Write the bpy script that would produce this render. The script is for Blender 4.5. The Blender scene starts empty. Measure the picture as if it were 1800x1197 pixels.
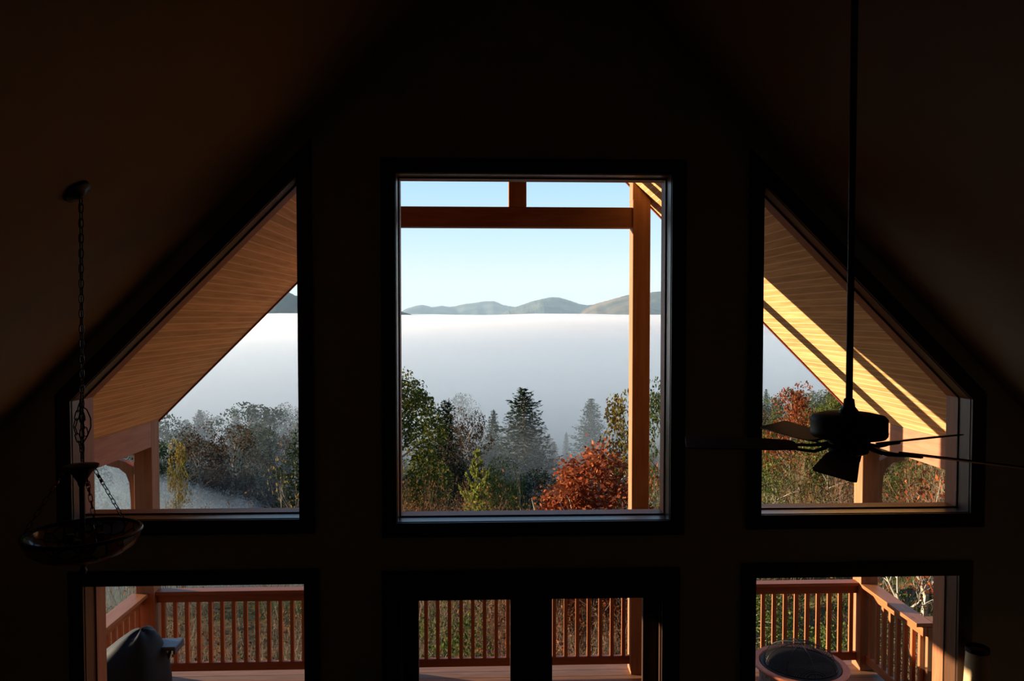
import bpy, bmesh, math, random
import numpy as np
from mathutils import Vector, Matrix
from mathutils.geometry import tessellate_polygon

SC = bpy.context.scene
COL = SC.collection
PI = math.pi

# ------------------------------------------------------------------ camera
cam_d = bpy.data.cameras.new('camera')
cam = bpy.data.objects.new('camera', cam_d)
COL.objects.link(cam)
SC.camera = cam
cam_d.sensor_width = 36.0
cam_d.lens = 1330.0 / 1800.0 * 36.0
cam_d.clip_start = 0.05
cam_d.clip_end = 20000
cam.location = (0, 0, 0)                    # eye level is z = 0, the great room floor lies at z = -3.9
cam.rotation_euler = (math.radians(90 - 1.808), 0, -math.radians(2.110))

# ------------------------------------------------------------------ world and sun
world = bpy.data.worlds.new('world')
SC.world = world
world.use_nodes = True
wn, wl = world.node_tree.nodes, world.node_tree.links
wn.clear()
w_out = wn.new('ShaderNodeOutputWorld')
w_bg = wn.new('ShaderNodeBackground')
w_tc = wn.new('ShaderNodeTexCoord')
w_sep = wn.new('ShaderNodeSeparateXYZ')
w_rmp = wn.new('ShaderNodeValToRGB')
wl.new(w_tc.outputs['Generated'], w_sep.inputs[0])
wl.new(w_sep.outputs['Z'], w_rmp.inputs[0])
w_mr = wn.new('ShaderNodeMapRange')             # the sky opposite the sunrise is dimmer
w_mr.inputs['From Min'].default_value = -0.6
w_mr.inputs['From Max'].default_value = 0.25
w_mr.inputs['To Min'].default_value = 0.30
w_mr.inputs['To Max'].default_value = 1.0
wl.new(w_sep.outputs['Y'], w_mr.inputs['Value'])
w_mul = wn.new('ShaderNodeVectorMath')
w_mul.operation = 'SCALE'
wl.new(w_rmp.outputs[0], w_mul.inputs[0])
wl.new(w_mr.outputs[0], w_mul.inputs['Scale'])
wl.new(w_mul.outputs[0], w_bg.inputs[0])
wl.new(w_bg.outputs[0], w_out.inputs[0])
els = w_rmp.color_ramp.elements
els[0].position = 0.0
els[0].color = (1.0, 1.0, 0.98, 1)
els[1].position = 1.0
els[1].color = (0.12, 0.25, 0.55, 1)
for p, c in ((0.03, (0.90, 0.97, 0.99)), (0.09, (0.68, 0.89, 1.0)), (0.19, (0.45, 0.73, 0.98)), (0.5, (0.2, 0.42, 0.8))):
    e = els.new(p)
    e.color = (*c, 1)
w_bg.inputs[1].default_value = 1.12

SUN_DIR = Vector((1.0, -0.31, -0.135)).normalized()      # where the light travels
sun_d = bpy.data.lights.new('sun', 'SUN')
sun_d.energy = 14.0
sun_d.color = (1.0, 0.80, 0.56)
sun_d.angle = math.radians(0.53)
sun = bpy.data.objects.new('sun', sun_d)
sun.rotation_euler = SUN_DIR.to_track_quat('-Z', 'Y').to_euler()
sun.location = (-40, 20, 12)
COL.objects.link(sun)

vs = SC.view_settings
vs.view_transform = 'Standard'
vs.look = 'None'
vs.exposure = 0.0
vs.gamma = 1.0
vs.use_curve_mapping = False
SC.cycles.use_denoising = True
SC.cycles.volume_bounces = 6
SC.cycles.max_bounces = 12
SC.cycles.diffuse_bounces = 4
SC.cycles.transparent_max_bounces = 32
SC.cycles.caustics_reflective = False
SC.cycles.caustics_refractive = False


# ------------------------------------------------------------------ helpers
class MB:
    """collects shapes and links them as one mesh object"""
    def __init__(self):
        self.v = []
        self.f = []

    def add(self, verts, faces):
        n = len(self.v)
        self.v += [tuple(p) for p in verts]
        self.f += [tuple(i + n for i in q) for q in faces]
        return self

    def box(self, a, b, bev=0.0):
        x0, y0, z0 = a
        x1, y1, z1 = b
        if bev <= 0:
            return self.add([(x0, y0, z0), (x1, y0, z0), (x1, y1, z0), (x0, y1, z0), (x0, y0, z1), (x1, y0, z1), (x1, y1, z1), (x0, y1, z1)],
                            [(0, 3, 2, 1), (4, 5, 6, 7), (0, 1, 5, 4), (1, 2, 6, 5), (2, 3, 7, 6), (3, 0, 4, 7)])
        bm = bmesh.new()
        bmesh.ops.create_cube(bm, size=1.0)
        bmesh.ops.scale(bm, vec=(abs(x1 - x0), abs(y1 - y0), abs(z1 - z0)), verts=bm.verts)
        bmesh.ops.translate(bm, vec=((x0 + x1) / 2, (y0 + y1) / 2, (z0 + z1) / 2), verts=bm.verts)
        bmesh.ops.bevel(bm, geom=bm.edges, offset=bev, segments=2, affect='EDGES', profile=0.5)
        self.add([v.co.copy() for v in bm.verts], [[v.index for v in f.verts] for f in bm.faces])
        bm.free()
        return self

    def tube(self, pts, r, n=8, cap=True):
        pts = [Vector(p) for p in pts]
        rs = r if isinstance(r, (list, tuple)) else [r] * len(pts)
        rings = []
        ref = None
        for i, p in enumerate(pts):
            d = (pts[min(i + 1, len(pts) - 1)] - pts[max(i - 1, 0)]).normalized()
            if ref is None:
                ref = Vector((0, 0, 1)) if abs(d.z) < 0.9 else Vector((1, 0, 0))
            u = d.cross(ref)
            if u.length < 1e-5:
                u = d.cross(Vector((0, 1, 0)))
            u.normalize()
            w = u.cross(d).normalized()
            ref = w
            rings.append([p + (u * math.cos(2 * PI * k / n) + w * math.sin(2 * PI * k / n)) * rs[i] for k in range(n)])
        vs_ = [q for r_ in rings for q in r_]
        fs = []
        for i in range(len(pts) - 1):
            for k in range(n):
                a, b = i * n + k, i * n + (k + 1) % n
                fs.append((a, b, b + n, a + n))
        if cap:
            fs.append(tuple(range(n - 1, -1, -1)))
            fs.append(tuple((len(pts) - 1) * n + k for k in range(n)))
        return self.add(vs_, fs)

    def lathe(self, prof, c=(0, 0, 0), n=32, close=False):
        """prof: list of (radius, z)"""
        vs_ = []
        for r, z in prof:
            for k in range(n):
                a = 2 * PI * k / n
                vs_.append((c[0] + r * math.cos(a), c[1] + r * math.sin(a), c[2] + z))
        fs = []
        m = len(prof)
        for i in range(m if close else m - 1):
            for k in range(n):
                a, b = i * n + k, i * n + (k + 1) % n
                j = ((i + 1) % m) * n
                fs.append((a, b, j + (k + 1) % n, j + k))
        if not close:
            if prof[0][0] > 1e-6:
                fs.append(tuple(range(n - 1, -1, -1)))
            if prof[-1][0] > 1e-6:
                fs.append(tuple((m - 1) * n + k for k in range(n)))
        return self.add(vs_, fs)

    def prism(self, loops, y0, y1, axis='y'):
        """polygon with holes in the XZ plane (axis y), or in the YZ plane (axis x), given a thickness"""
        def P(p, t):
            return (p[0], t, p[1]) if axis == 'y' else (t, p[0], p[1])
        base = len(self.v)
        L3 = [[Vector((p[0], p[1], 0)) for p in l] for l in loops]
        tris = tessellate_polygon(L3)
        flat = [p for l in loops for p in l]
        n = len(flat)
        self.v += [P(p, y0) for p in flat] + [P(p, y1) for p in flat]
        for t in tris:
            self.f.append(tuple(base + i for i in t))
            self.f.append(tuple(base + n + i for i in reversed(t)))
        o = 0
        for l in loops:
            m = len(l)
            for k in range(m):
                a, b = base + o + k, base + o + (k + 1) % m
                self.f.append((a, b, b + n, a + n))
            o += m
        return self

    def build(self, name, mat, parent=None, smooth=False):
        me = bpy.data.meshes.new(name)
        me.from_pydata(self.v, [], self.f)
        bm = bmesh.new()
        bm.from_mesh(me)
        bmesh.ops.recalc_face_normals(bm, faces=bm.faces)
        bm.to_mesh(me)
        bm.free()
        me.materials.append(mat)
        if smooth:
            me.polygons.foreach_set('use_smooth', [True] * len(me.polygons))
            try:
                me.set_sharp_from_angle(angle=math.radians(40))
            except Exception:
                pass
        o = bpy.data.objects.new(name, me)
        COL.objects.link(o)
        if parent:
            o.parent = parent
        return o


def tag(o, label=None, cat=None, group=None, kind=None):
    if label:
        o['label'] = label
    if cat:
        o['category'] = cat
    if group:
        o['group'] = group
    if kind:
        o['kind'] = kind
    return o


def empty(name, loc=(0, 0, 0), rz=0.0):
    o = bpy.data.objects.new(name, None)
    o.empty_display_size = 0.2
    o.location = loc
    o.rotation_euler = (0, 0, rz)
    COL.objects.link(o)
    return o


def kids(o):
    return list(o.children)


# ------------------------------------------------------------------ materials
def new_mat(name):
    m = bpy.data.materials.new(name)
    m.use_nodes = True
    n, l = m.node_tree.nodes, m.node_tree.links
    n.clear()
    out = n.new('ShaderNodeOutputMaterial')
    return m, n, l, out


def ramp(n, stops):
    r = n.new('ShaderNodeValToRGB')
    e = r.color_ramp.elements
    e[0].position, e[0].color = stops[0][0], (*stops[0][1], 1)
    e[1].position, e[1].color = stops[-1][0], (*stops[-1][1], 1)
    for p, c in stops[1:-1]:
        q = e.new(p)
        q.color = (*c, 1)
    return r


def plain(name, c, rough=0.5, metal=0.0, spec=0.5, noise=0.15, scale=12.0, bump=0.0):
    m, n, l, out = new_mat(name)
    b = n.new('ShaderNodeBsdfPrincipled')
    tc = n.new('ShaderNodeTexCoord')
    nz = n.new('ShaderNodeTexNoise')
    nz.inputs['Scale'].default_value = scale
    nz.inputs['Detail'].default_value = 4
    l.new(tc.outputs['Object'], nz.inputs['Vector'])
    lo = tuple(x * (1 - noise) for x in c)
    hi = tuple(min(1, x * (1 + noise)) for x in c)
    r = ramp(n, [(0.3, lo), (0.7, hi)])
    l.new(nz.outputs['Fac'], r.inputs[0])
    l.new(r.outputs[0], b.inputs['Base Color'])
    b.inputs['Roughness'].default_value = rough
    b.inputs['Metallic'].default_value = metal
    b.inputs['Specular IOR Level'].default_value = spec
    if bump:
        bp = n.new('ShaderNodeBump')
        bp.inputs['Strength'].default_value = bump
        bp.inputs['Distance'].default_value = 0.01
        l.new(nz.outputs['Fac'], bp.inputs['Height'])
        l.new(bp.outputs[0], b.inputs['Normal'])
    l.new(b.outputs[0], out.inputs[0])
    return m


def wood(name, dark, light, stretch=(10, 10, 1.0), rough=0.55, spec=0.3, knots=True):
    """grain runs along the axis whose stretch is smallest"""
    m, n, l, out = new_mat(name)
    b = n.new('ShaderNodeBsdfPrincipled')
    tc = n.new('ShaderNodeTexCoord')
    mp = n.new('ShaderNodeMapping')
    mp.inputs['Scale'].default_value = stretch
    l.new(tc.outputs['Object'], mp.inputs['Vector'])
    nz = n.new('ShaderNodeTexNoise')
    nz.inputs['Scale'].default_value = 2.5
    nz.inputs['Detail'].default_value = 6
    nz.inputs['Distortion'].default_value = 0.8
    l.new(mp.outputs[0], nz.inputs['Vector'])
    r = ramp(n, [(0.28, dark), (0.72, light)])
    l.new(nz.outputs['Fac'], r.inputs[0])
    last = r.outputs[0]
    if knots:
        vo = n.new('ShaderNodeTexVoronoi')
        vo.inputs['Scale'].default_value = 1.7
        mp2 = n.new('ShaderNodeMapping')
        s = [1.0 if q == min(stretch) else 2.2 for q in stretch]
        mp2.inputs['Scale'].default_value = s
        l.new(tc.outputs['Object'], mp2.inputs['Vector'])
        l.new(mp2.outputs[0], vo.inputs['Vector'])
        kr = ramp(n, [(0.0, (0.25, 0.16, 0.1)), (0.075, (1, 1, 1))])
        l.new(vo.outputs['Distance'], kr.inputs[0])
        mx = n.new('ShaderNodeMixRGB')
        mx.blend_type = 'MULTIPLY'
        mx.inputs[0].default_value = 0.8
        l.new(last, mx.inputs[1])
        l.new(kr.outputs[0], mx.inputs[2])
        last = mx.outputs[0]
    l.new(last, b.inputs['Base Color'])
    b.inputs['Roughness'].default_value = rough
    b.inputs['Specular IOR Level'].default_value = spec
    bp = n.new('ShaderNodeBump')
    bp.inputs['Strength'].default_value = 0.15
    bp.inputs['Distance'].default_value = 0.004
    l.new(nz.outputs['Fac'], bp.inputs['Height'])
    l.new(bp.outputs[0], b.inputs['Normal'])
    l.new(b.outputs[0], out.inputs[0])
    return m


def soffit_mat():
    """pine tongue-and-groove boards running away from the house, with joint highlights painted in"""
    m, n, l, out = new_mat('pine_boards')
    b = n.new('ShaderNodeBsdfPrincipled')
    tc = n.new('ShaderNodeTexCoord')
    sp = n.new('ShaderNodeSeparateXYZ')
    l.new(tc.outputs['Object'], sp.inputs[0])
    dv = n.new('ShaderNodeMath')
    dv.operation = 'DIVIDE'
    dv.inputs[1].default_value = 0.0535
    l.new(sp.outputs['X'], dv.inputs[0])
    fl = n.new('ShaderNodeMath')
    fl.operation = 'FLOOR'
    l.new(dv.outputs[0], fl.inputs[0])
    fr = n.new('ShaderNodeMath')
    fr.operation = 'FRACT'
    l.new(dv.outputs[0], fr.inputs[0])
    # per board tone
    wn_ = n.new('ShaderNodeTexWhiteNoise')
    wn_.noise_dimensions = '1D'
    l.new(fl.outputs[0], wn_.inputs['W'])
    mp = n.new('ShaderNodeMapping')
    mp.inputs['Scale'].default_value = (14, 1.0, 14)
    l.new(tc.outputs['Object'], mp.inputs['Vector'])
    ad = n.new('ShaderNodeVectorMath')
    ad.operation = 'ADD'
    l.new(mp.outputs[0], ad.inputs[0])
    l.new(wn_.outputs['Color'], ad.inputs[1])
    nz = n.new('ShaderNodeTexNoise')
    nz.inputs['Scale'].default_value = 2.0
    nz.inputs['Detail'].default_value = 5
    l.new(ad.outputs[0], nz.inputs['Vector'])
    r = ramp(n, [(0.25, (0.54, 0.28, 0.10)), (0.75, (0.82, 0.50, 0.21))])
    l.new(nz.outputs['Fac'], r.inputs[0])
    tone = n.new('ShaderNodeMath')
    tone.operation = 'MULTIPLY_ADD'
    tone.inputs[1].default_value = 0.22
    tone.inputs[2].default_value = 0.88
    l.new(wn_.outputs['Value'], tone.inputs[0])
    mu = n.new('ShaderNodeVectorMath')
    mu.operation = 'SCALE'
    l.new(r.outputs[0], mu.inputs[0])
    l.new(tone.outputs[0], mu.inputs['Scale'])
    # joints, their highlights painted in as paler strips
    j = n.new('ShaderNodeMath')
    j.operation = 'LESS_THAN'
    j.inputs[1].default_value = 0.13
    l.new(fr.outputs[0], j.inputs[0])
    jf = n.new('ShaderNodeMath')
    jf.operation = 'MULTIPLY'
    jf.inputs[1].default_value = 0.75
    l.new(j.outputs[0], jf.inputs[0])
    mx = n.new('ShaderNodeMixRGB')
    mx.inputs[2].default_value = (0.95, 0.66, 0.42, 1)
    l.new(jf.outputs[0], mx.inputs[0])
    l.new(mu.outputs[0], mx.inputs[1])
    vo = n.new('ShaderNodeTexVoronoi')
    vo.inputs['Scale'].default_value = 2.6
    l.new(tc.outputs['Object'], vo.inputs['Vector'])
    kr = ramp(n, [(0.0, (0.3, 0.16, 0.1)), (0.05, (1, 1, 1))])
    l.new(vo.outputs['Distance'], kr.inputs[0])
    m2 = n.new('ShaderNodeMixRGB')
    m2.blend_type = 'MULTIPLY'
    m2.inputs[0].default_value = 0.7
    l.new(mx.outputs[0], m2.inputs[1])
    l.new(kr.outputs[0], m2.inputs[2])
    l.new(m2.outputs[0], b.inputs['Base Color'])
    b.inputs['Roughness'].default_value = 0.6
    b.inputs['Specular IOR Level'].default_value = 0.2
    l.new(b.outputs[0], out.inputs[0])
    return m


def glass_mat(name='window_glass', tint=(0.985, 0.992, 0.990)):
    m, n, l, out = new_mat(name)
    t = n.new('ShaderNodeBsdfTransparent')
    t.inputs[0].default_value = (*tint, 1)
    g = n.new('ShaderNodeBsdfGlossy')
    g.inputs['Roughness'].default_value = 0.0
    fz = n.new('ShaderNodeFresnel')
    fz.inputs[0].default_value = 1.45
    mx = n.new('ShaderNodeMixShader')
    ge = n.new('ShaderNodeNewGeometry')          # the sheet mirrors on the side the light enters
    iv = n.new('ShaderNodeMath')
    iv.operation = 'SUBTRACT'
    iv.inputs[0].default_value = 1.0
    l.new(ge.outputs['Backfacing'], iv.inputs[1])
    mu = n.new('ShaderNodeMath')
    mu.operation = 'MULTIPLY'
    l.new(fz.outputs[0], mu.inputs[0])
    l.new(iv.outputs[0], mu.inputs[1])
    l.new(mu.outputs[0], mx.inputs[0])
    l.new(t.outputs[0], mx.inputs[1])
    l.new(g.outputs[0], mx.inputs[2])
    l.new(mx.outputs[0], out.inputs[0])
    return m


def leaf_mat(name, stops, trans=0.3):
    m, n, l, out = new_mat(name)
    ge = n.new('ShaderNodeNewGeometry')
    oi = n.new('ShaderNodeObjectInfo')
    r = ramp(n, stops)
    l.new(ge.outputs['Random Per Island'], r.inputs[0])
    hs = n.new('ShaderNodeHueSaturation')
    mr = n.new('ShaderNodeMapRange')
    mr.inputs['To Min'].default_value = 0.75
    mr.inputs['To Max'].default_value = 1.2
    l.new(oi.outputs['Random'], mr.inputs['Value'])
    l.new(mr.outputs[0], hs.inputs['Value'])
    l.new(r.outputs[0], hs.inputs['Color'])
    d = n.new('ShaderNodeBsdfDiffuse')
    t = n.new('ShaderNodeBsdfTranslucent')
    l.new(hs.outputs[0], d.inputs[0])
    l.new(hs.outputs[0], t.inputs[0])
    mx = n.new('ShaderNodeMixShader')
    mx.inputs[0].default_value = trans
    l.new(d.outputs[0], mx.inputs[1])
    l.new(t.outputs[0], mx.inputs[2])
    l.new(mx.outputs[0], out.inputs[0])
    return m


M = {}
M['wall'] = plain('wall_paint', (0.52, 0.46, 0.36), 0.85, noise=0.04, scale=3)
M['side_wall'] = plain('low_bounce_side_wall', (0.13, 0.095, 0.065), 0.8, noise=0.1, scale=3)  # side walls coloured dark to cut light bounced onto the ceiling
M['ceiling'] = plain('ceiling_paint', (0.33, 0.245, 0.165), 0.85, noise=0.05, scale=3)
M['floor'] = wood('room_floor_boards', (0.045, 0.026, 0.015), (0.09, 0.052, 0.03), (12, 1, 12), 0.5)
M['stain'] = wood('dark_stained_trim', (0.035, 0.014, 0.008), (0.06, 0.026, 0.014), (14, 14, 1.5), 0.4, 0.4, False)
M['jamb'] = wood('varnished_jamb', (0.09, 0.04, 0.02), (0.14, 0.065, 0.033), (14, 14, 1.5), 0.30, 0.38, False)
M['sash'] = wood('sash_wood', (0.30, 0.105, 0.042), (0.40, 0.15, 0.065), (14, 14, 1.5), 0.5, 0.3, False)
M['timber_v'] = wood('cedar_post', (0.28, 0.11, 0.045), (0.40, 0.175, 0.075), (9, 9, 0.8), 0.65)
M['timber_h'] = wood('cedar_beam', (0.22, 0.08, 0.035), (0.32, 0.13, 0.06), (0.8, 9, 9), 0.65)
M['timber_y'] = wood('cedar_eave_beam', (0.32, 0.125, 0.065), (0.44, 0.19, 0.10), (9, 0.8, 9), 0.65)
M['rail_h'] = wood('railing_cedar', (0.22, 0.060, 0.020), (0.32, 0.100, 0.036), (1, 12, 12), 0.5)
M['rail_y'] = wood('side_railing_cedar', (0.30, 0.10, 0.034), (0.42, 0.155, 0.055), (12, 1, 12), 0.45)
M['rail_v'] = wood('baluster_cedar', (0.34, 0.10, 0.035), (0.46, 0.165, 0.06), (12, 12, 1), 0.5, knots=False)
M['fascia'] = wood('fascia_board', (0.16, 0.03, 0.025), (0.24, 0.05, 0.04), (10, 10, 10), 0.6, knots=False)
M['deck'] = wood('deck_boards', (0.19, 0.085, 0.042), (0.30, 0.145, 0.075), (1, 12, 12), 0.6)
M['outer_skin'] = plain('low_bounce_skin', (0.10, 0.05, 0.028), 0.8)  # dark colour to keep bounced light off the porch timbers
M['shingle'] = plain('roof_shingles', (0.08, 0.075, 0.07), 0.9)
M['soffit'] = soffit_mat()
M['glass'] = glass_mat()
M['bronze'] = plain('dark_bronze', (0.018, 0.014, 0.012), 0.4, 0.8, bump=0.1, scale=40)
M['black'] = plain('black_iron', (0.010, 0.010, 0.010), 0.5, 0.0, 0.2)
M['blade'] = wood('fan_blade_walnut', (0.07, 0.03, 0.016), (0.11, 0.05, 0.028), (1, 10, 10), 0.45, 0.4, False)
M['bark'] = plain('tree_bark', (0.20, 0.16, 0.12), 0.9, noise=0.4, scale=6)
M['palebark'] = plain('pale_bark', (0.46, 0.40, 0.30), 0.85, noise=0.3, scale=8)
M['twig'] = plain('brush_twigs', (0.36, 0.27, 0.18), 0.9, noise=0.35, scale=3)
M['redtwig'] = plain('reddish_brush_twigs', (0.34, 0.20, 0.13), 0.9, noise=0.35, scale=3)
# ---- part 2


def wloc(o):
    p = Vector((0, 0, 0))
    while o is not None:
        p += o.location
        o = o.parent
    return p


def part(mb, name, mat, parent, smooth=False):
    """mesh given in world coordinates, hung under its thing (things built this way are not turned)"""
    p = wloc(parent)
    mb.v = [(v[0] - p.x, v[1] - p.y, v[2] - p.z) for v in mb.v]
    return mb.build(name, mat, parent, smooth)


def whole(mb, name, mat, base, smooth=False):
    """a thing that is one mesh given in world coordinates; its origin goes to base"""
    mb.v = [(v[0] - base[0], v[1] - base[1], v[2] - base[2]) for v in mb.v]
    o = mb.build(name, mat, None, smooth)
    o.location = base
    return o


def inset(poly, d):
    """moves each side of a convex polygon (list of xz) inwards by d (outwards when d < 0)"""
    n = len(poly)
    area = sum(poly[i][0] * poly[(i + 1) % n][1] - poly[(i + 1) % n][0] * poly[i][1] for i in range(n))
    s = 1 if area > 0 else -1
    L = []
    for i in range(n):
        a, b = Vector(poly[i]), Vector(poly[(i + 1) % n])
        t = (b - a).normalized()
        nn = Vector((-t.y, t.x)) * s
        L.append((a + nn * d, t))
    out = []
    for i in range(n):
        p, t = L[i - 1]
        q, u = L[i]
        k = t.x * u.y - t.y * u.x
        w = q - p
        m_ = (w.x * u.y - w.y * u.x) / k
        out.append(tuple(p + t * m_))
    return out


# ------------------------------------------------------------------ the house shell
XC = 0.32                 # ridge line of the gable
ZF = -3.90                # great room floor and deck
YW = 5.07                 # inner face of the window wall
YO = 5.26                 # outer face of the wall
RI = 2.76                 # inner ridge height
RS = 2.72                 # porch soffit ridge height
HW = 4.55                 # half width of the room
YR = 8.28                 # porch rake

W_CENTER = [(-0.592, -1.389), (1.266, -1.389), (1.266, 0.956), (-0.592, 0.956)]
W_LEFT = [(-2.722, -1.355), (-1.226, -1.355), (-1.226, 0.95), (-2.722, -0.553)]
W_RIGHT = [(1.880, -1.358), (3.352, -1.358), (3.352, -0.565), (1.880, 0.91)]
W_LOWL = [(-2.66, -3.30), (-1.20, -3.30), (-1.20, -1.78), (-2.66, -1.78)]
W_LOWR = [(1.85, -3.30), (3.28, -3.30), (3.28, -1.78), (1.85, -1.78)]
D_OPEN = [(-0.60, ZF), (1.24, ZF), (1.24, -1.80), (-0.60, -1.80)]

gable = [(XC - HW, ZF - 0.2), (XC + HW, ZF - 0.2), (XC + HW, RI - HW + 0.02), (XC, RI + 0.02), (XC - HW, RI - HW + 0.02)]
mb = MB().prism([gable, W_CENTER, W_LEFT, W_RIGHT, W_LOWL, W_LOWR, D_OPEN], YW, YO)
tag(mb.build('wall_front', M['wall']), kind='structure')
mb = MB().prism([gable, inset(W_CENTER, -0.05), inset(W_LEFT, -0.05), inset(W_RIGHT, -0.05), inset(W_LOWL, -0.05), inset(W_LOWR, -0.05), D_OPEN], YO + 0.001, YO + 0.02)
tag(mb.build('wall_exterior', M['outer_skin']), kind='structure')  # unseen dark layer added over the wall so shaded porch faces stay dark
mb = MB().box((XC - HW - 0.18, -6, ZF - 0.2), (XC - HW, YO, RI - HW + 0.1))
tag(mb.build('wall_left', M['side_wall']), kind='structure')
mb = MB().box((XC + HW, -6, ZF - 0.2), (XC + HW + 0.18, YO, RI - HW + 0.1))
tag(mb.build('wall_right', M['side_wall']), kind='structure')
mb = MB().prism([gable], -6.18, -6.0)
tag(mb.build('wall_back', M['wall']), kind='structure')
mb = MB().box((XC - HW, -6, ZF - 0.2), (XC + HW, YW, ZF))
tag(mb.build('floor', M['floor']), kind='structure')
mb = MB()
for s in (-1, 1):
    mb.prism([[(XC, RI), (XC + s * (HW + 0.2), RI - HW - 0.2), (XC + s * (HW + 0.2), RI - HW + 0.1), (XC, RI + 0.3)]], -6.1, YO)
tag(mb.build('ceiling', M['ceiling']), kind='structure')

# porch roof: soffit boards, rake trim and shingles
roof = tag(empty('porch_roof', (XC, YO, RS)), kind='structure')
HP = 4.14
for s in (-1, 1):
    mb = MB().prism([[(XC, RS), (XC + s * HP, RS - HP), (XC + s * HP, RS - HP + 0.03), (XC, RS + 0.03)]], YO, YR)
    part(mb, 'soffit', M['soffit'], roof)
    mb = MB().prism([[(XC, RS - 0.02), (XC + s * HP, RS - HP - 0.02), (XC + s * HP, RS - HP + 0.27), (XC, RS + 0.27)]], YR, YR + 0.03)
    part(mb, 'rake_fascia', M['fascia'], roof)
    mb = MB().prism([[(XC, RS + 0.03), (XC + s * (HP + 0.05), RS - HP - 0.02), (XC + s * (HP + 0.05), RS - HP + 0.24), (XC, RS + 0.29)]], YO, YR)
    part(mb, 'shingles', M['shingle'], roof)


# ------------------------------------------------------------------ windows
def window(name, poly, exterior=0.045):
    c = poly[0]
    ring_in = inset(poly, 0.012)
    fr = MB().prism([inset(poly, 0.0), ring_in], 5.185, 5.335)
    fr.prism([inset(poly, -0.06), inset(poly, -0.0005)], 5.285, 5.33)
    base = (sum(p[0] for p in poly) / len(poly), YW, poly[0][1])
    w = whole(fr, name, M['sash'], base)
    tag(w, kind='structure')
    part(MB().prism([inset(poly, 0.013)], 5.200, 5.207), 'pane', M['glass'], w)
    part(MB().prism([inset(poly, 0.0122), inset(poly, 0.019)], 5.19, 5.199), 'glazing_bead', M['stain'], w)
    part(MB().prism([inset(poly, -0.092), inset(poly, 0.006)], YW - 0.022, YW - 0.002), 'casing', M['stain'], w)
    part(MB().prism([inset(poly, -0.001), inset(poly, 0.010)], YW, 5.19), 'jamb', M['jamb'], w)
    return w


window('window_1', W_LEFT)
window('window_2', W_CENTER, 0.028)
window('window_3', W_RIGHT)
window('window_4', W_LOWL, 0.03)
window('window_5', W_LOWR, 0.03)

# french doors
tag(MB().prism([[(D_OPEN[0][0] - 0.09, ZF), (D_OPEN[0][0] - 0.09, -1.71), (D_OPEN[1][0] + 0.09, -1.71), (D_OPEN[1][0] + 0.09, ZF),
                 (D_OPEN[1][0] - 0.03, ZF), (D_OPEN[1][0] - 0.03, -1.83), (D_OPEN[0][0] + 0.03, -1.83), (D_OPEN[0][0] + 0.03, ZF)]], YW - 0.022, YW - 0.002).build('trim_1', M['stain']), kind='structure')
for i, (a, b, ga, gb) in enumerate(((-0.565, 0.317, -0.452, 0.178), (0.323, 1.205, 0.468, 1.100))):
    out_ = [(a, ZF + 0.01), (b, ZF + 0.01), (b, -1.825), (a, -1.825)]
    gl = [(ga, ZF + 0.28), (gb, ZF + 0.28), (gb, -1.948), (ga, -1.948)]
    d = whole(MB().prism([out_, gl], 5.15, 5.195), 'door_%d' % (i + 1), M['stain'], ((a + b) / 2, 5.17, ZF))
    tag(d, kind='structure')
    part(MB().prism([gl], 5.168, 5.176), 'pane', M['glass'], d)
    hx = b - 0.06 if i == 0 else a + 0.06
    h = MB().box((hx - 0.02, 5.142, ZF + 0.95), (hx + 0.02, 5.150, ZF + 1.15), 0.003)
    h.tube([(hx, 5.150, ZF + 1.05), (hx, 5.095, ZF + 1.05), (hx + (-0.10 if i == 0 else 0.10), 5.09, ZF + 1.05)], 0.009)
    part(h, 'door_handle', M['bronze'], d)

dj = MB().box((-0.599, 5.075, ZF), (-0.562, 5.255, -1.80)).box((1.202, 5.075, ZF), (1.239, 5.255, -1.80))
dj.box((-0.562, 5.075, -1.828), (1.202, 5.255, -1.80)).box((0.312, 5.135, ZF + 0.01), (0.328, 5.149, -1.828))
tag(dj.build('trim_2', M['stain']), kind='structure')

# ------------------------------------------------------------------ deck
dk = MB()
y = YO + 0.005
while y < 8.33:
    dk.box((XC - 4.1, y, ZF - 0.04), (XC + 4.15, y + 0.134, ZF), 0.0)
    y += 0.140
dk.box((XC - 4.0, 8.20, ZF - 0.28), (XC + 4.05, 8.24, ZF - 0.04))
dk.box((XC - 4.0, YO, ZF - 0.28), (XC - 3.96, 8.24, ZF - 0.04))
dk.box((XC + 4.0, YO, ZF - 0.28), (XC + 4.04, 8.24, ZF - 0.04))
tag(dk.build('deck_floor', M['deck']), kind='structure')


def soff(x):
    return RS - abs(x - XC)


# porch posts
def post(x0, x1, label, ztop=None):
    zt = ztop if ztop is not None else min(soff(x0), soff(x1)) - 0.004
    mb = MB().box((x0, 8.07, ZF), (x1, 8.26, zt), 0.008)
    if ztop is None:                        # the head is cut to the slope of the boards
        hi = max(soff(x0), soff(x1)) - 0.004
        xa, xb = (x0, x1) if soff(x0) < soff(x1) else (x1, x0)
        mb.prism([[(xa, zt - 0.01), (xb, zt - 0.01), (xb, hi)]], 8.075, 8.255)
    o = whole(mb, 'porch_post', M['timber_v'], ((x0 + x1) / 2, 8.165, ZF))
    return tag(o, label, 'post')


pl_ = post(-3.695, -3.505, 'square cedar porch post at the hazy left corner of the deck, by the covered grill')
pr_post = post(4.130, 4.320, 'square cedar porch post at the right deck corner, sunlit face and small curved brace')
post(1.590, 1.782, 'square cedar post with a bright sunlit edge, seen full height in the big centre window')
post(-1.145, -0.953, 'square cedar porch post hidden by the wall between left and centre windows')

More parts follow.
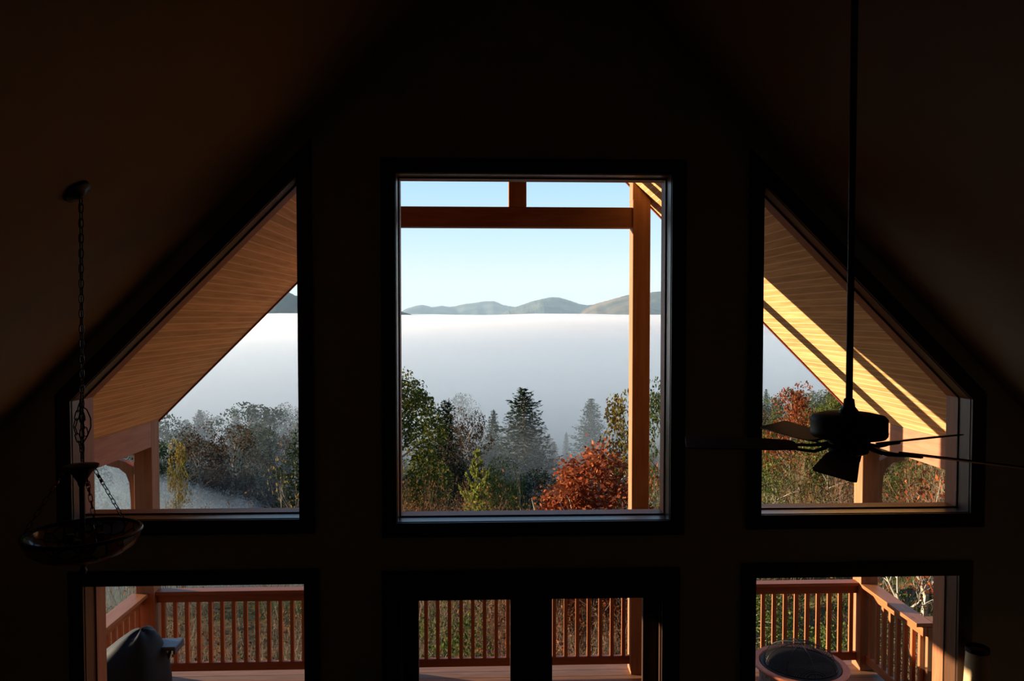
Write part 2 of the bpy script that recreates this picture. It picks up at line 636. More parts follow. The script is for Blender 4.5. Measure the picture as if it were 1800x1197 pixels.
for s, b in ((-1, pl_), (1, pr_post)):
    br_ = [(0.0, -2.35), (0.05, -2.35), (0.052, -1.95), (0.065, -1.76), (0.10, -1.665), (0.17, -1.605), (0.30, -1.575), (0.30, -1.50), (0.22, -1.505), (0.11, -1.535), (0.0, -1.60)]
    xp = -3.695 if s < 0 else 4.32
    part(MB().prism([[(xp + s * u, z) for u, z in br_]], 8.11, 8.20), 'knee_brace', M['timber_v'], b)

truss = tag(empty('gable_truss', (XC, 8.165, 0.96)), 'dark cedar crossbeam with short king post under the porch gable, top of the centre window', 'truss')
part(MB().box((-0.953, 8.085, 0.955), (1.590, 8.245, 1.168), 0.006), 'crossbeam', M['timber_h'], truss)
kp = MB().box((0.262, 8.075, 1.168), (0.452, 8.255, soff(0.452) - 0.01), 0.006)
part(kp, 'king_post', M['timber_v'], truss)

for s, xi, lab in ((-1, -3.505, 'pinkish cedar eave beam along the left side of the porch'),
                   (1, 4.130, 'cedar eave beam with patches of sunlight along the right side of the porch')):
    xo = xi + s * 0.18
    b = tag(empty('eave_beam', ((xi + xo) / 2, YO, -1.375)), lab, 'beam')
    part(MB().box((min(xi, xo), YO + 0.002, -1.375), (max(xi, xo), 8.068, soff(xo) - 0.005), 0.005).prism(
        [[(xi, soff(xo) - 0.01), (xo, soff(xo) - 0.01), (xi, soff(xi) - 0.004)]], YO + 0.002, 8.068), 'beam', M['timber_y'], b)

# railings
BAL = None
def railing(p0, p1, label, n, along='x'):
    """straight section between two posts"""
    global BAL
    c = ((p0[0] + p1[0]) / 2, (p0[1] + p1[1]) / 2, ZF)
    r = tag(empty('deck_railing', c), label, 'railing', 'cedar railings around the deck')
    ax = 0 if along == 'x' else 1
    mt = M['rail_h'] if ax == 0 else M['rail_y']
    L = abs(p1[ax] - p0[ax]) / 2

    def bx(hw, z0, z1, bev=0.004):
        a = [c[0] - L, c[1] - hw, z0]
        b = [c[0] + L, c[1] + hw, z1]
        if ax == 1:
            a = [c[0] - hw, c[1] - L, z0]
            b = [c[0] + hw, c[1] + L, z1]
        return MB().box(a, b, bev)
    part(bx(0.085 if ax else 0.06, -2.972, -2.934), 'cap_rail', mt, r)
    part(bx(0.022, -3.062, -2.974), 'top_rail', mt, r)
    part(bx(0.022, -3.815, -3.725), 'bottom_rail', mt, r)
    if BAL is None:
        m_ = MB().box((-0.020, -0.020, 0), (0.020, 0.020, 0.664), 0.003)
        BAL = m_.build('baluster', M['rail_v'], r)
        first = True
    else:
        first = False
    for i in range(n):
        if first and i == 0:
            b = BAL
        else:
            b = BAL.copy()
            COL.objects.link(b)
            b.parent = r
        t = -L + 2 * L * (i + 0.5) / n
        b.location = (t if ax == 0 else 0, t if ax == 1 else 0, -3.7255 - ZF)
    return r


railing((-3.505, 8.165), (-1.145, 8.165), 'far deck railing left of centre, red-brown balusters against hazy brush, seen through lower left window', 19)
railing((-0.953, 8.165), (1.590, 8.165), 'far deck railing across the middle, seen through the french doors', 20)
railing((1.782, 8.165), (4.130, 8.165), 'far deck railing section with sun-edged balusters behind the fire pit', 19)
railing((-3.645, YO + 0.02), (-3.645, 8.068), 'left side deck railing with broad sloping-away cap beside the covered grill', 22, 'y')
railing((4.215, 7.00), (4.215, 8.068), 'short right side deck railing with its inner face in full sun', 8, 'y')
nw = MB().box((4.240, 6.995, ZF), (4.425, 7.165, -2.976), 0.006)
nw.box((4.303, 6.99, -2.975), (4.432, 7.172, -2.935), 0.004)
tag(whole(nw, 'newel_post', M['timber_v'], (4.28, 7.10, ZF)), 'boxy cedar newel post ending the short right side railing', 'post')

# ------------------------------------------------------------------ barbecue grill under its cover
M['cover'] = plain('vinyl_cover', (0.007, 0.009, 0.013), 0.62, spec=0.14, noise=0.2, scale=5, bump=0.25)
M['shelf'] = plain('grey_blue_metal_shelf', (0.05, 0.07, 0.11), 0.4, 0.2)
gr = tag(empty('barbecue_grill', (-3.13, 6.55, ZF), 0.0), 'barbecue grill under a black cover on the deck by the left railing', 'grill')


def cover_mesh():
    bm = bmesh.new()
    # rings from floor to hump, superellipse cross sections
    rings = [(0.12, 0.40, 0.34, 0.00, 0.00), (0.45, 0.385, 0.33, 0.0, 0.0), (0.72, 0.37, 0.32, 0.0, 0.0), (0.86, 0.335, 0.305, 0.02, 0.01), (0.98, 0.26, 0.26, 0.07, 0.03),
             (1.08, 0.18, 0.21, 0.115, 0.04), (1.15, 0.11, 0.15, 0.145, 0.05), (1.18, 0.05, 0.07, 0.15, 0.05), (1.188, 0.006, 0.008, 0.15, 0.05)]
    random.seed(5)
    N = 48
    prev = None
    for z, a, b, ox, oy in rings:
        vs_ = []
        for k in range(N):
            t = 2 * PI * k / N
            ct, st = math.cos(t), math.sin(t)
            e = 0.55 + 0.45 * min(1, max(0, (z - 0.8) / 0.35))
            x = a * math.copysign(abs(ct) ** e, ct)
            y_ = b * math.copysign(abs(st) ** e, st)
            fold = 1 + (0.035 * math.sin(7 * t + 1.3) + 0.02 * math.sin(13 * t)) * max(0, 1 - z / 1.0)
            vs_.append(bm.verts.new((x * fold + ox, y_ * fold + oy, z + 0.008 * math.sin(5 * t + z * 6))))
        if prev:
            for k in range(N):
                bm.faces.new((prev[k], prev[(k + 1) % N], vs_[(k + 1) % N], vs_[k]))
        else:
            bm.faces.new(vs_[::-1])
        prev = vs_
    bm.faces.new(prev)
    m_ = MB()
    m_.add([v.co.copy() for v in bm.verts], [[v.index for v in f.verts] for f in bm.faces] if bm.verts.index_update() is None else [])
    bm.free()
    return m_


cv = cover_mesh().build('cover', M['cover'], gr, True)
sh = MB().box((0.23, 0.06, 0.985), (0.435, 0.26, 1.02), 0.008)
sh.box((0.415, 0.06, 0.955), (0.437, 0.26, 0.986), 0.004)
sh.build('side_shelf', M['shelf'], gr)
br = MB().tube([(0.36, 0.16, 0.985), (0.34, 0.16, 0.90), (0.30, 0.16, 0.80)], 0.014)
br.build('shelf_bracket', M['black'], gr)
for sx in (-1, 1):
    for sy in (-1, 1):
        w_ = MB().tube([(sx * 0.31 - 0.012, sy * 0.25, 0.055), (sx * 0.31 + 0.012, sy * 0.25, 0.055)], 0.055, 20)
        w_.tube([(sx * 0.31, sy * 0.25, 0.055), (sx * 0.31, sy * 0.25, 0.14)], 0.012)
        w_.build('caster', M['black'], gr)

# ------------------------------------------------------------------ fire pit with domed spark screen
M['copper'] = plain('copper_rim', (0.42, 0.13, 0.055), 0.45, 0.3, bump=0.1, scale=30)
M['stone'] = plain('mottled_stone_ring', (0.20, 0.17, 0.16), 0.85, noise=0.6, scale=30, bump=0.6)


def mesh_screen_mat():
    m, n, l, out = new_mat('spark_screen_mesh')
    tc = n.new('ShaderNodeTexCoord')
    sp = n.new('ShaderNodeSeparateXYZ')
    l.new(tc.outputs['Object'], sp.inputs[0])
    tot = None
    for ax in 'XY':
        a = n.new('ShaderNodeMath')
        a.operation = 'MULTIPLY'
        a.inputs[1].default_value = 110
        l.new(sp.outputs[ax], a.inputs[0])
        f = n.new('ShaderNodeMath')
        f.operation = 'FRACT'
        l.new(a.outputs[0], f.inputs[0])
        t = n.new('ShaderNodeMath')
        t.operation = 'LESS_THAN'
        t.inputs[1].default_value = 0.24
        l.new(f.outputs[0], t.inputs[0])
        if tot is None:
            tot = t
        else:
            mx = n.new('ShaderNodeMath')
            mx.operation = 'MAXIMUM'
            l.new(tot.outputs[0], mx.inputs[0])
            l.new(t.outputs[0], mx.inputs[1])
            tot = mx
    b = n.new('ShaderNodeBsdfPrincipled')
    b.inputs['Base Color'].default_value = (0.012, 0.01, 0.01, 1)
    b.inputs['Roughness'].default_value = 0.7
    b.inputs['Specular IOR Level'].default_value = 0.1
    tr = n.new('ShaderNodeBsdfTransparent')
    ms = n.new('ShaderNodeMixShader')
    l.new(tot.outputs[0], ms.inputs[0])
    l.new(tr.outputs[0], ms.inputs[1])
    l.new(b.outputs[0], ms.inputs[2])
    l.new(ms.outputs[0], out.inputs[0])
    return m


M['screen'] = mesh_screen_mat()
fp = tag(empty('fire_pit', (3.07, 7.15, ZF)), 'round fire pit with copper rim and dark domed mesh screen on the deck', 'fire pit')
MB().lathe([(0.33, 0.0), (0.36, 0.02), (0.385, 0.46), (0.38, 0.493), (0.335, 0.50), (0.33, 0.30), (0.001, 0.28)], n=48).build('stone_ring', M['stone'], fp, True)
MB().lathe([(0.334, 0.525), (0.372, 0.525), (0.372, 0.515), (0.335, 0.50), (0.31, 0.38), (0.20, 0.31), (0.001, 0.30)], n=40).build('fire_bowl', M['black'], fp, True)
MB().lathe([(0.375, 0.495), (0.44, 0.505), (0.447, 0.52), (0.437, 0.53), (0.385, 0.53), (0.372, 0.51)], n=64, close=True).build('rim', M['copper'], fp, True)
dome = MB()
pr = []
for k in range(13):
    a = k / 12 * PI / 2
    pr.append((0.335 * math.cos(a) + 0.001, 0.535 + 0.19 * math.sin(a)))
dome.lathe(pr, n=48)
dm = dome.build('spark_screen', M['screen'], fp, True)
hb = MB()
hb.lathe([(0.333, 0.532), (0.341, 0.532), (0.341, 0.545), (0.333, 0.545)], n=48, close=True)
for q in range(4):
    a = q * PI / 4
    hb.tube([(0.337 * math.cos(t) * math.cos(a), 0.337 * math.cos(t) * math.sin(a), 0.535 + 0.192 * math.sin(t)) for t in [PI * j / 16 for j in range(17)]], 0.004, 5)
hb.build('screen_hoop', M['black'], dm)
MB().tube([(-0.03, 0, 0.725), (-0.03, 0, 0.752), (0.03, 0, 0.752), (0.03, 0, 0.725)], 0.005, 6).build('screen_handle', M['black'], dm)

# ------------------------------------------------------------------ hanging bowl lamp
M['lampglass'] = None


def stained():
    m, n, l, out = new_mat('leaded_coloured_glass')
    tc = n.new('ShaderNodeTexCoord')
    vo = n.new('ShaderNodeTexVoronoi')
    vo.inputs['Scale'].default_value = 17
    l.new(tc.outputs['Object'], vo.inputs['Vector'])
    ve = n.new('ShaderNodeTexVoronoi')
    ve.feature = 'DISTANCE_TO_EDGE'
    ve.inputs['Scale'].default_value = 17
    l.new(tc.outputs['Object'], ve.inputs['Vector'])
    sp = n.new('ShaderNodeSeparateColor')
    l.new(vo.outputs['Color'], sp.inputs[0])
    r = ramp(n, [(0.0, (0.35, 0.10, 0.04)), (0.25, (0.55, 0.30, 0.10)), (0.45, (0.28, 0.34, 0.10)), (0.65, (0.50, 0.40, 0.26)), (0.85, (0.30, 0.33, 0.38)), (1.0, (0.45, 0.06, 0.05))])
    r.color_ramp.interpolation = 'CONSTANT'
    l.new(sp.outputs[0], r.inputs[0])
    b = n.new('ShaderNodeBsdfPrincipled')
    b.inputs['Roughness'].default_value = 0.12
    b.inputs['Specular IOR Level'].default_value = 0.7
    t = n.new('ShaderNodeBsdfTranslucent')
    l.new(r.outputs[0], b.inputs['Base Color'])
    l.new(r.outputs[0], t.inputs[0])
    m1 = n.new('ShaderNodeMixShader')
    m1.inputs[0].default_value = 0.4
    l.new(b.outputs[0], m1.inputs[1])
    l.new(t.outputs[0], m1.inputs[2])
    ld = n.new('ShaderNodeBsdfPrincipled')
    ld.inputs['Base Color'].default_value = (0.02, 0.018, 0.016, 1)
    ld.inputs['Metallic'].default_value = 0.6
    ld.inputs['Roughness'].default_value = 0.4
    lt = n.new('ShaderNodeMath')
    lt.operation = 'LESS_THAN'
    lt.inputs[1].default_value = 0.06
    l.new(ve.outputs['Distance'], lt.inputs[0])
    m2 = n.new('ShaderNodeMixShader')
    l.new(lt.outputs[0], m2.inputs[0])
    l.new(m1.outputs[0], m2.inputs[1])
    l.new(ld.outputs[0], m2.inputs[2])
    l.new(m2.outputs[0], out.inputs[0])
    return m


M['lampglass'] = stained()
M['bead'] = plain('amber_bead', (0.55, 0.10, 0.03), 0.15, 0.0, 0.8)


def chain(mb, a, b, pitch=0.034, r=0.0026, lw=0.010):
    a, b = Vector(a), Vector(b)
    d = b - a
    n = max(2, int(d.length / pitch))
    q = d.to_track_quat('Z', 'Y').to_matrix()
    for i in range(n):
        c = a + d * ((i + 0.5) / n)
        h = d.length / n * 0.62
        rot = q @ Matrix.Rotation(PI / 2 * (i % 2), 3, 'Z')
        pts = []
        for k in range(13):
            t = 2 * PI * k / 12
            z = math.sin(t) * lw + math.copysign(h - lw, math.sin(t)) * (1 if abs(math.sin(t)) > 0.01 else 0)
            pts.append(c + rot @ Vector((math.cos(t) * lw, 0, z)))
        mb.tube(pts, r, 5, False)


LX, LY = -1.862, 3.55
pl = tag(empty('pendant_lamp', (LX, LY, -1.13)), 'hanging bowl lamp of dark leaded glass on a long chain from the sloped ceiling', 'lamp')
zc = RI - abs(LX - XC)
cn = MB().lathe([(0.001, -0.036), (0.022, -0.034), (0.034, -0.022), (0.062, -0.014), (0.066, 0.0)], n=32)
can = cn.build('canopy', M['bronze'], pl, True)
can.location = (0, 0, zc + 1.13 - 0.004)
can.rotation_euler = (0, math.radians(-45), 0)
ch = MB()
chain(ch, (0.02, 0, zc + 1.13 - 0.03), (0.004, 0, 0.47))
ch.build('chain', M['bronze'], pl)
lo = MB()
chain(lo, (0.0, 0.0, 0.73), (-0.028, 0, 0.62))
chain(lo, (-0.028, 0, 0.62), (0.0, 0.004, 0.52))
chain(lo, (0.0, 0.0, 0.72), (0.018, 0.01, 0.58))
lo.build('slack_chain', M['bronze'], pl)
wr = MB().tube([(0.003, 0, 0.72), (0.03, 0, 0.70), (0.046, 0, 0.66), (0.046, 0, 0.62), (0.03, 0, 0.58), (0.006, 0, 0.54), (0.0, 0, 0.46)], 0.003, 6)
wr.tube([(0.014, 0, zc + 1.13 - 0.04), (0.010, 0.006, 1.3), (0.012, 0.003, 1.0), (0.003, 0, 0.72)], 0.0028, 6)
wr.build('power_cord', M['black'], pl)
MB().lathe([(0.001, 0.452), (0.012, 0.450), (0.074, 0.444), (0.073, 0.434), (0.045, 0.41), (0.020, 0.37), (0.013, 0.345), (0.0001, 0.345)], n=32).build('cap', M['bronze'], pl, True)
MB().tube([(0, 0, 0.35), (0, 0, -0.02)], 0.011, 12).build('stem', M['bronze'], pl, True)
bw = MB()
prof = [(0.242, 0.128), (0.248, 0.128), (0.243, 0.10), (0.220, 0.062), (0.18, 0.033), (0.12, 0.012), (0.03, 0.0), (0.001, 0.0)]
bw.lathe(prof + [(0.001, 0.006), (0.03, 0.006), (0.119, 0.018), (0.178, 0.040), (0.216, 0.069), (0.237, 0.104)], n=64, close=True)
bo = bw.build('bowl', M['lampglass'], pl, True)
MB().lathe([(0.239, 0.122), (0.252, 0.122), (0.254, 0.130), (0.250, 0.137), (0.240, 0.137)], n=64, close=True).build('rim_band', M['bronze'], bo, True)
MB().lathe([(0.001, 0.0), (0.04, -0.002), (0.042, -0.012), (0.018, -0.022), (0.010, -0.035), (0.017, -0.048), (0.012, -0.062), (0.001, -0.070)], n=24).build('finial', M['bronze'], pl, True)
for a in (72, 192, 312):
    ca, sa = math.cos(math.radians(a)), math.sin(math.radians(a))
    c = MB()
    chain(c, (0.060 * ca, 0.060 * sa, 0.436), (0.243 * ca, 0.243 * sa, 0.136), 0.03, 0.002, 0.008)
    co = c.build('suspension_chain', M['bronze'], pl)
    bd = MB()
    for t in (0.22, 0.30):
        r_ = 0.060 + 0.183 * t
        zz = 0.436 - 0.30 * t
        bd.lathe([(0.001, -0.009), (0.006, -0.006), (0.008, 0), (0.006, 0.006), (0.001, 0.009)], (r_ * ca, r_ * sa, zz), 10)
    bd.build('glass_bead', M['bead'], co, True)
for k in range(3):
    a = math.radians(40 + 120 * k)
    s_ = MB().tube([(0.011 * math.cos(a), 0.011 * math.sin(a), 0.05), (0.06 * math.cos(a), 0.06 * math.sin(a), 0.06), (0.075 * math.cos(a), 0.075 * math.sin(a), 0.085)], 0.008, 8)
    s_.lathe([(0.016, 0.0), (0.018, 0.035), (0.016, 0.04), (0.001, 0.04)], (0.075 * math.cos(a), 0.075 * math.sin(a), 0.075), 12)
    s_.build('bulb_socket', M['bronze'], pl, True)

# ------------------------------------------------------------------ ceiling fan
FX, FY, FZ = 1.500, 3.05, -0.535
fan = tag(empty('ceiling_fan', (FX, FY, FZ)), 'black five-blade ceiling fan hanging on a long downrod before the right window', 'fan')
zt = RI - abs(FX - XC) - FZ
MB().tube([(0, 0, 0.165), (0, 0, zt - 0.02)], 0.0135, 16).build('downrod', M['black'], fan, True)
fc = MB().lathe([(0.016, -0.085), (0.03, -0.08), (0.062, -0.03), (0.068, 0.0)], n=32).build('canopy', M['black'], fan, True)
fc.location = (0, 0, zt)
MB().lathe([(0.0136, 0.20), (0.020, 0.196), (0.024, 0.165), (0.036, 0.150), (0.040, 0.135), (0.0001, 0.135)], n=24).build('downrod_collar', M['black'], fan, True)
MB().lathe([(0.001, 0.140), (0.10, 0.138), (0.136, 0.130), (0.147, 0.118), (0.149, 0.112), (0.1475, 0.106), (0.1475, 0.068), (0.149, 0.062), (0.1475, 0.050), (0.140, 0.040), (0.085, 0.036), (0.082, 0.018), (0.001, 0.016)], n=64).build('motor_housing', M['black'], fan, True)
MB().lathe([(0.001, 0.015), (0.075, 0.015), (0.08, 0.0), (0.076, -0.022), (0.05, -0.034), (0.045, -0.060), (0.030, -0.072), (0.001, -0.075)], n=40).build('switch_housing', M['black'], fan, True)


def blade_mesh():
    # local +x along the blade
    outl = []
    for k in range(7):
        a = -PI / 2 + PI / 2 * k / 6
        outl.append((0.655 - 0.022 + 0.022 * math.cos(a), -0.072 + 0.022 + 0.022 * math.sin(a)))
    for k in range(7):
        a = PI / 2 * k / 6
        outl.append((0.655 - 0.022 + 0.022 * math.cos(a), 0.072 - 0.022 + 0.022 * math.sin(a)))
    outl += [(0.30, 0.060), (0.225, 0.050), (0.205, 0.030), (0.205, -0.030), (0.225, -0.050), (0.30, -0.060)]
    m_ = MB()
    n = len(outl)
    m_.v = [(x, y_, -0.003) for x, y_ in outl] + [(x, y_, 0.003) for x, y_ in outl]
    m_.f = [tuple(range(n - 1, -1, -1)), tuple(range(n, 2 * n))] + [(i, (i + 1) % n, (i + 1) % n + n, i + n) for i in range(n)]
    return m_


def iron_mesh():
    m_ = MB()
    for s in (-1, 1):
        m_.tube([(0.075, s * 0.012, 0.010), (0.10, s * 0.022, -0.002), (0.14, s * 0.034, -0.012), (0.18, s * 0.030, -0.010), (0.215, s * 0.022, -0.008), (0.27, s * 0.030, -0.007)], [0.008, 0.008, 0.007, 0.007, 0.006, 0.005], 8)
    m_.box((0.215, -0.034, -0.010), (0.275, 0.034, -0.0035), 0.002)
    return m_


b0 = i0 = None
for k in range(5):
    az = 24 + 72 * k
    if b0 is None:
        b0 = blade_mesh().build('blade', M['blade'], fan)
        i0 = iron_mesh().build('blade_bracket', M['black'], b0, True)
        b, ir = b0, i0
    else:
        b = b0.copy()
        COL.objects.link(b)
        b.parent = fan
        ir = i0.copy()
        COL.objects.link(ir)
        ir.parent = b
    # pitch: the counter-clockwise edge is the lower one
    b.rotation_euler = (Matrix.Rotation(math.radians(az), 3, 'Z') @ Matrix.Rotation(math.radians(-12), 3, 'X')).to_euler()

# ------------------------------------------------------------------ floor lamp at the right
M['shade'] = plain('parchment_shade', (0.62, 0.42, 0.22), 0.8, noise=0.1)
fl_ = tag(empty('floor_lamp', (3.335, 4.935, ZF)), 'floor lamp with narrow tan drum shade and dark rim by the lower right window', 'lamp')
MB().lathe([(0.001, 0.0), (0.12, 0.0), (0.12, 0.015), (0.03, 0.03), (0.014, 0.05)], n=32).build('base', M['bronze'], fl_, True)
MB().tube([(0, 0, 0.04), (0, 0, 1.30)], 0.011, 12).build('pole', M['bronze'], fl_, True)
sd = MB().lathe([(0.085, 1.28), (0.069, 1.64), (0.066, 1.64), (0.082, 1.28)], n=40, close=True).build('lamp_shade', M['shade'], fl_, True)
MB().lathe([(0.067, 1.635), (0.074, 1.635), (0.074, 1.665), (0.067, 1.665)], n=40, close=True).build('rim_band', M['bronze'], sd, True)

# ------------------------------------------------------------------ the hillside
def ground(x, y):
    if y < 8:
        h = -7.2
    elif y < 20:
        h = -7.2 - 0.10 * (y - 8)
    elif y < 90:
        h = -8.4 - 0.29 * (y - 20)
    elif y < 260:
        h = -28.7 - 0.12 * (y - 90)
    else:
        h = -49.1 - 0.01 * (y - 260)
    r = max(0.0, x - 5)
    h += 0.21 * r if r < 60 else 12.6 + 0.02 * (r - 60)
    h -= 0.03 * min(80.0, max(0.0, -x - 5))
    if y > 12:
        h += 0.35 * math.sin(x * 0.31 + y * 0.17) + 0.25 * math.sin(x * 0.13 - y * 0.41)
    return h


M['earth'] = None
m, n, l, out = new_mat('leaf_litter_ground')
tc = n.new('ShaderNodeTexCoord')
nz = n.new('ShaderNodeTexNoise')
nz.inputs['Scale'].default_value = 1.4
nz.inputs['Detail'].default_value = 10
l.new(tc.outputs['Object'], nz.inputs['Vector'])
n2 = n.new('ShaderNodeTexNoise')
n2.inputs['Scale'].default_value = 0.12
n2.inputs['Detail'].default_value = 4
l.new(tc.outputs['Object'], n2.inputs['Vector'])
r1 = ramp(n, [(0.3, (0.045, 0.032, 0.018)), (0.5, (0.11, 0.075, 0.04)), (0.68, (0.20, 0.12, 0.06))])
r2 = ramp(n, [(0.35, (0.05, 0.075, 0.02)), (0.65, (0.12, 0.11, 0.04))])
l.new(nz.outputs['Fac'], r1.inputs[0])
l.new(nz.outputs['Fac'], r2.inputs[0])
r3 = ramp(n, [(0.45, (0, 0, 0)), (0.6, (1, 1, 1))])
l.new(n2.outputs['Fac'], r3.inputs[0])
mx = n.new('ShaderNodeMixRGB')
l.new(r3.outputs[0], mx.inputs[0])
l.new(r1.outputs[0], mx.inputs[1])
l.new(r2.outputs[0], mx.inputs[2])
bs = n.new('ShaderNodeBsdfDiffuse')
l.new(mx.outputs[0], bs.inputs[0])
bp = n.new('ShaderNodeBump')
bp.inputs['Distance'].default_value = 0.2
l.new(nz.outputs['Fac'], bp.inputs['Height'])
l.new(bp.outputs[0], bs.inputs['Normal'])
l.new(bs.outputs[0], out.inputs[0])
M['earth'] = m

ys = [-12, 0, 6] + [8 + i for i in range(0, 60)] + [70 + 4 * i for i in range(0, 60)] + [320, 400, 600, 1000, 1800, 3000, 5000]
tv, tf = [], []
NX = 90
for y in ys:
    w = 30 + max(0, y) * 1.5
    for i in range(NX + 1):
        u = -1 + 2 * i / NX
        x = w * u
        tv.append((x, y, ground(x, y)))
for j in range(len(ys) - 1):
    for i in range(NX):
        a = j * (NX + 1) + i
        tf.append((a, a + 1, a + NX + 2, a + NX + 1))
g = MB()
g.v, g.f = tv, tf
tag(g.build('ground', M['earth'], None, True), kind='structure')


# ------------------------------------------------------------------ distant mountains
def mountain_mat(name, a, b, sc):
    m, n, l, out = new_mat(name)
    tc = n.new('ShaderNodeTexCoord')
    nz = n.new('ShaderNodeTexNoise')
    nz.inputs['Scale'].default_value = sc
    nz.inputs['Detail'].default_value = 8
    l.new(tc.outputs['Object'], nz.inputs['Vector'])
    r = ramp(n, [(0.38, a), (0.62, b)])
    l.new(nz.outputs['Fac'], r.inputs[0])
    d = n.new('ShaderNodeBsdfDiffuse')
    l.new(r.outputs[0], d.inputs[0])
    l.new(d.outputs[0], out.inputs[0])
    return m


def ridge(name, prof, dist, depth, mat, seed, label, rough=1.0):
    """prof: (x/y bearing, crest height as a fraction of the distance). A long rounded hill with spurs, standing at its real distance."""
    rnd = random.Random(seed)
    ph = [rnd.uniform(0, 6.28) for _ in range(8)]
    NA, NR = 260, 30
    a0, a1 = prof[0][0], prof[-1][0]
    pa = np.array([p[0] for p in prof])
    ps = np.array([p[1] for p in prof])
    v, f = [], []
    for i in range(NA + 1):
        a = a0 + (a1 - a0) * i / NA
        k = float(np.interp(a, pa, ps))
        crest = k * dist
        for j in range(NR + 1):
            u = -1 + 2 * j / NR
            y = dist + u * depth
            x = a * dist + (y - dist) * a * 0.6
            base = -70
            s = max(0.0, 1 - abs(u)) ** 0.9
            h = base + (crest - base) * s
            spur = (math.sin(x * 0.012 + ph[0] + u * 2) * 0.5 + math.sin(x * 0.031 + ph[1] + u * 3.5) * 0.3 + math.sin(x * 0.07 + ph[2]) * 0.15)
            h += spur * rough * (crest - base) * 0.22 * (1 - s) * s * 4 * 0.6
            h += rnd.uniform(-1, 1) * dist * 0.00035
            v.append((x, y, h))
    for i in range(NA):
        for j in range(NR):
            q = i * (NR + 1) + j
            f.append((q, q + NR + 1, q + NR + 2, q + 1))
    g = MB()
    g.v, g.f = v, f
    o = whole(g, name, mat, (((a0 + a1) / 2) * dist, dist, -70), True)
    return tag(o, kind='structure')


def pr(lst):
    return [((px - 851) / 1330.0, (556.5 - py) / 1330.0) for px, py in lst]


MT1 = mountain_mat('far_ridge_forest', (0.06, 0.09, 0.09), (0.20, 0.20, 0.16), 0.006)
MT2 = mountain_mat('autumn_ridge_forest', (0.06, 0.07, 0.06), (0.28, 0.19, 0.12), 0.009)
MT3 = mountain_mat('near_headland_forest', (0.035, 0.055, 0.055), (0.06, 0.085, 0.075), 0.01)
# bearings and heights come from the skyline: x/y, z/y
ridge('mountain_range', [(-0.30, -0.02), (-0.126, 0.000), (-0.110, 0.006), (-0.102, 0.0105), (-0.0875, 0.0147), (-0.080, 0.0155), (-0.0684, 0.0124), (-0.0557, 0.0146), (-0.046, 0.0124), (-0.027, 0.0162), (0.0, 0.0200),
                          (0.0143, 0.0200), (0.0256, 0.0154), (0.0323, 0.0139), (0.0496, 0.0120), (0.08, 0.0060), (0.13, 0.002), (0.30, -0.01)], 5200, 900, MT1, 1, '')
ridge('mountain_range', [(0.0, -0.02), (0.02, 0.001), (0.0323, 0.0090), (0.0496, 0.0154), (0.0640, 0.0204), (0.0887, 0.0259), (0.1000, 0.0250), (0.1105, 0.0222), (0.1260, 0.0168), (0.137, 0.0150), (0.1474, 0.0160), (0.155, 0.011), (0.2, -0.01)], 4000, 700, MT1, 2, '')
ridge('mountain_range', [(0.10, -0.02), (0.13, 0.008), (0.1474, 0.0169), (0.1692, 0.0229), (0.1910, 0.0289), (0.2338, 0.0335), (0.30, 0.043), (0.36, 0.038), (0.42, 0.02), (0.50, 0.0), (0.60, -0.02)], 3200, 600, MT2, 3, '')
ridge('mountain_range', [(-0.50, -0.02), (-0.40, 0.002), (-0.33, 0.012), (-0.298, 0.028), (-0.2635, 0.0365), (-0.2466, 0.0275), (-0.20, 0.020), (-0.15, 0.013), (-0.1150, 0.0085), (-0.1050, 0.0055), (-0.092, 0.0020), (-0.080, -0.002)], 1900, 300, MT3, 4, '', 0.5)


# ------------------------------------------------------------------ fog
def vol_mat(name, dens, col=(1, 1, 1), g=0.0, absorb=None):
    m, n, l, out = new_mat(name)
    s = n.new('ShaderNodeVolumeScatter')
    s.inputs['Color'].default_value = (*col, 1)
    s.inputs['Density'].default_value = dens
    s.inputs['Anisotropy'].default_value = g
    a = n.new('ShaderNodeVolumeAbsorption')
    a.inputs['Color'].default_value = (*col, 1)
    a.inputs['Density'].default_value = dens
    ad = n.new('ShaderNodeAddShader')
    l.new(s.outputs[0], ad.inputs[0])
    l.new(a.outputs[0], ad.inputs[1])
    l.new(ad.outputs[0], out.inputs['Volume'])
    return m


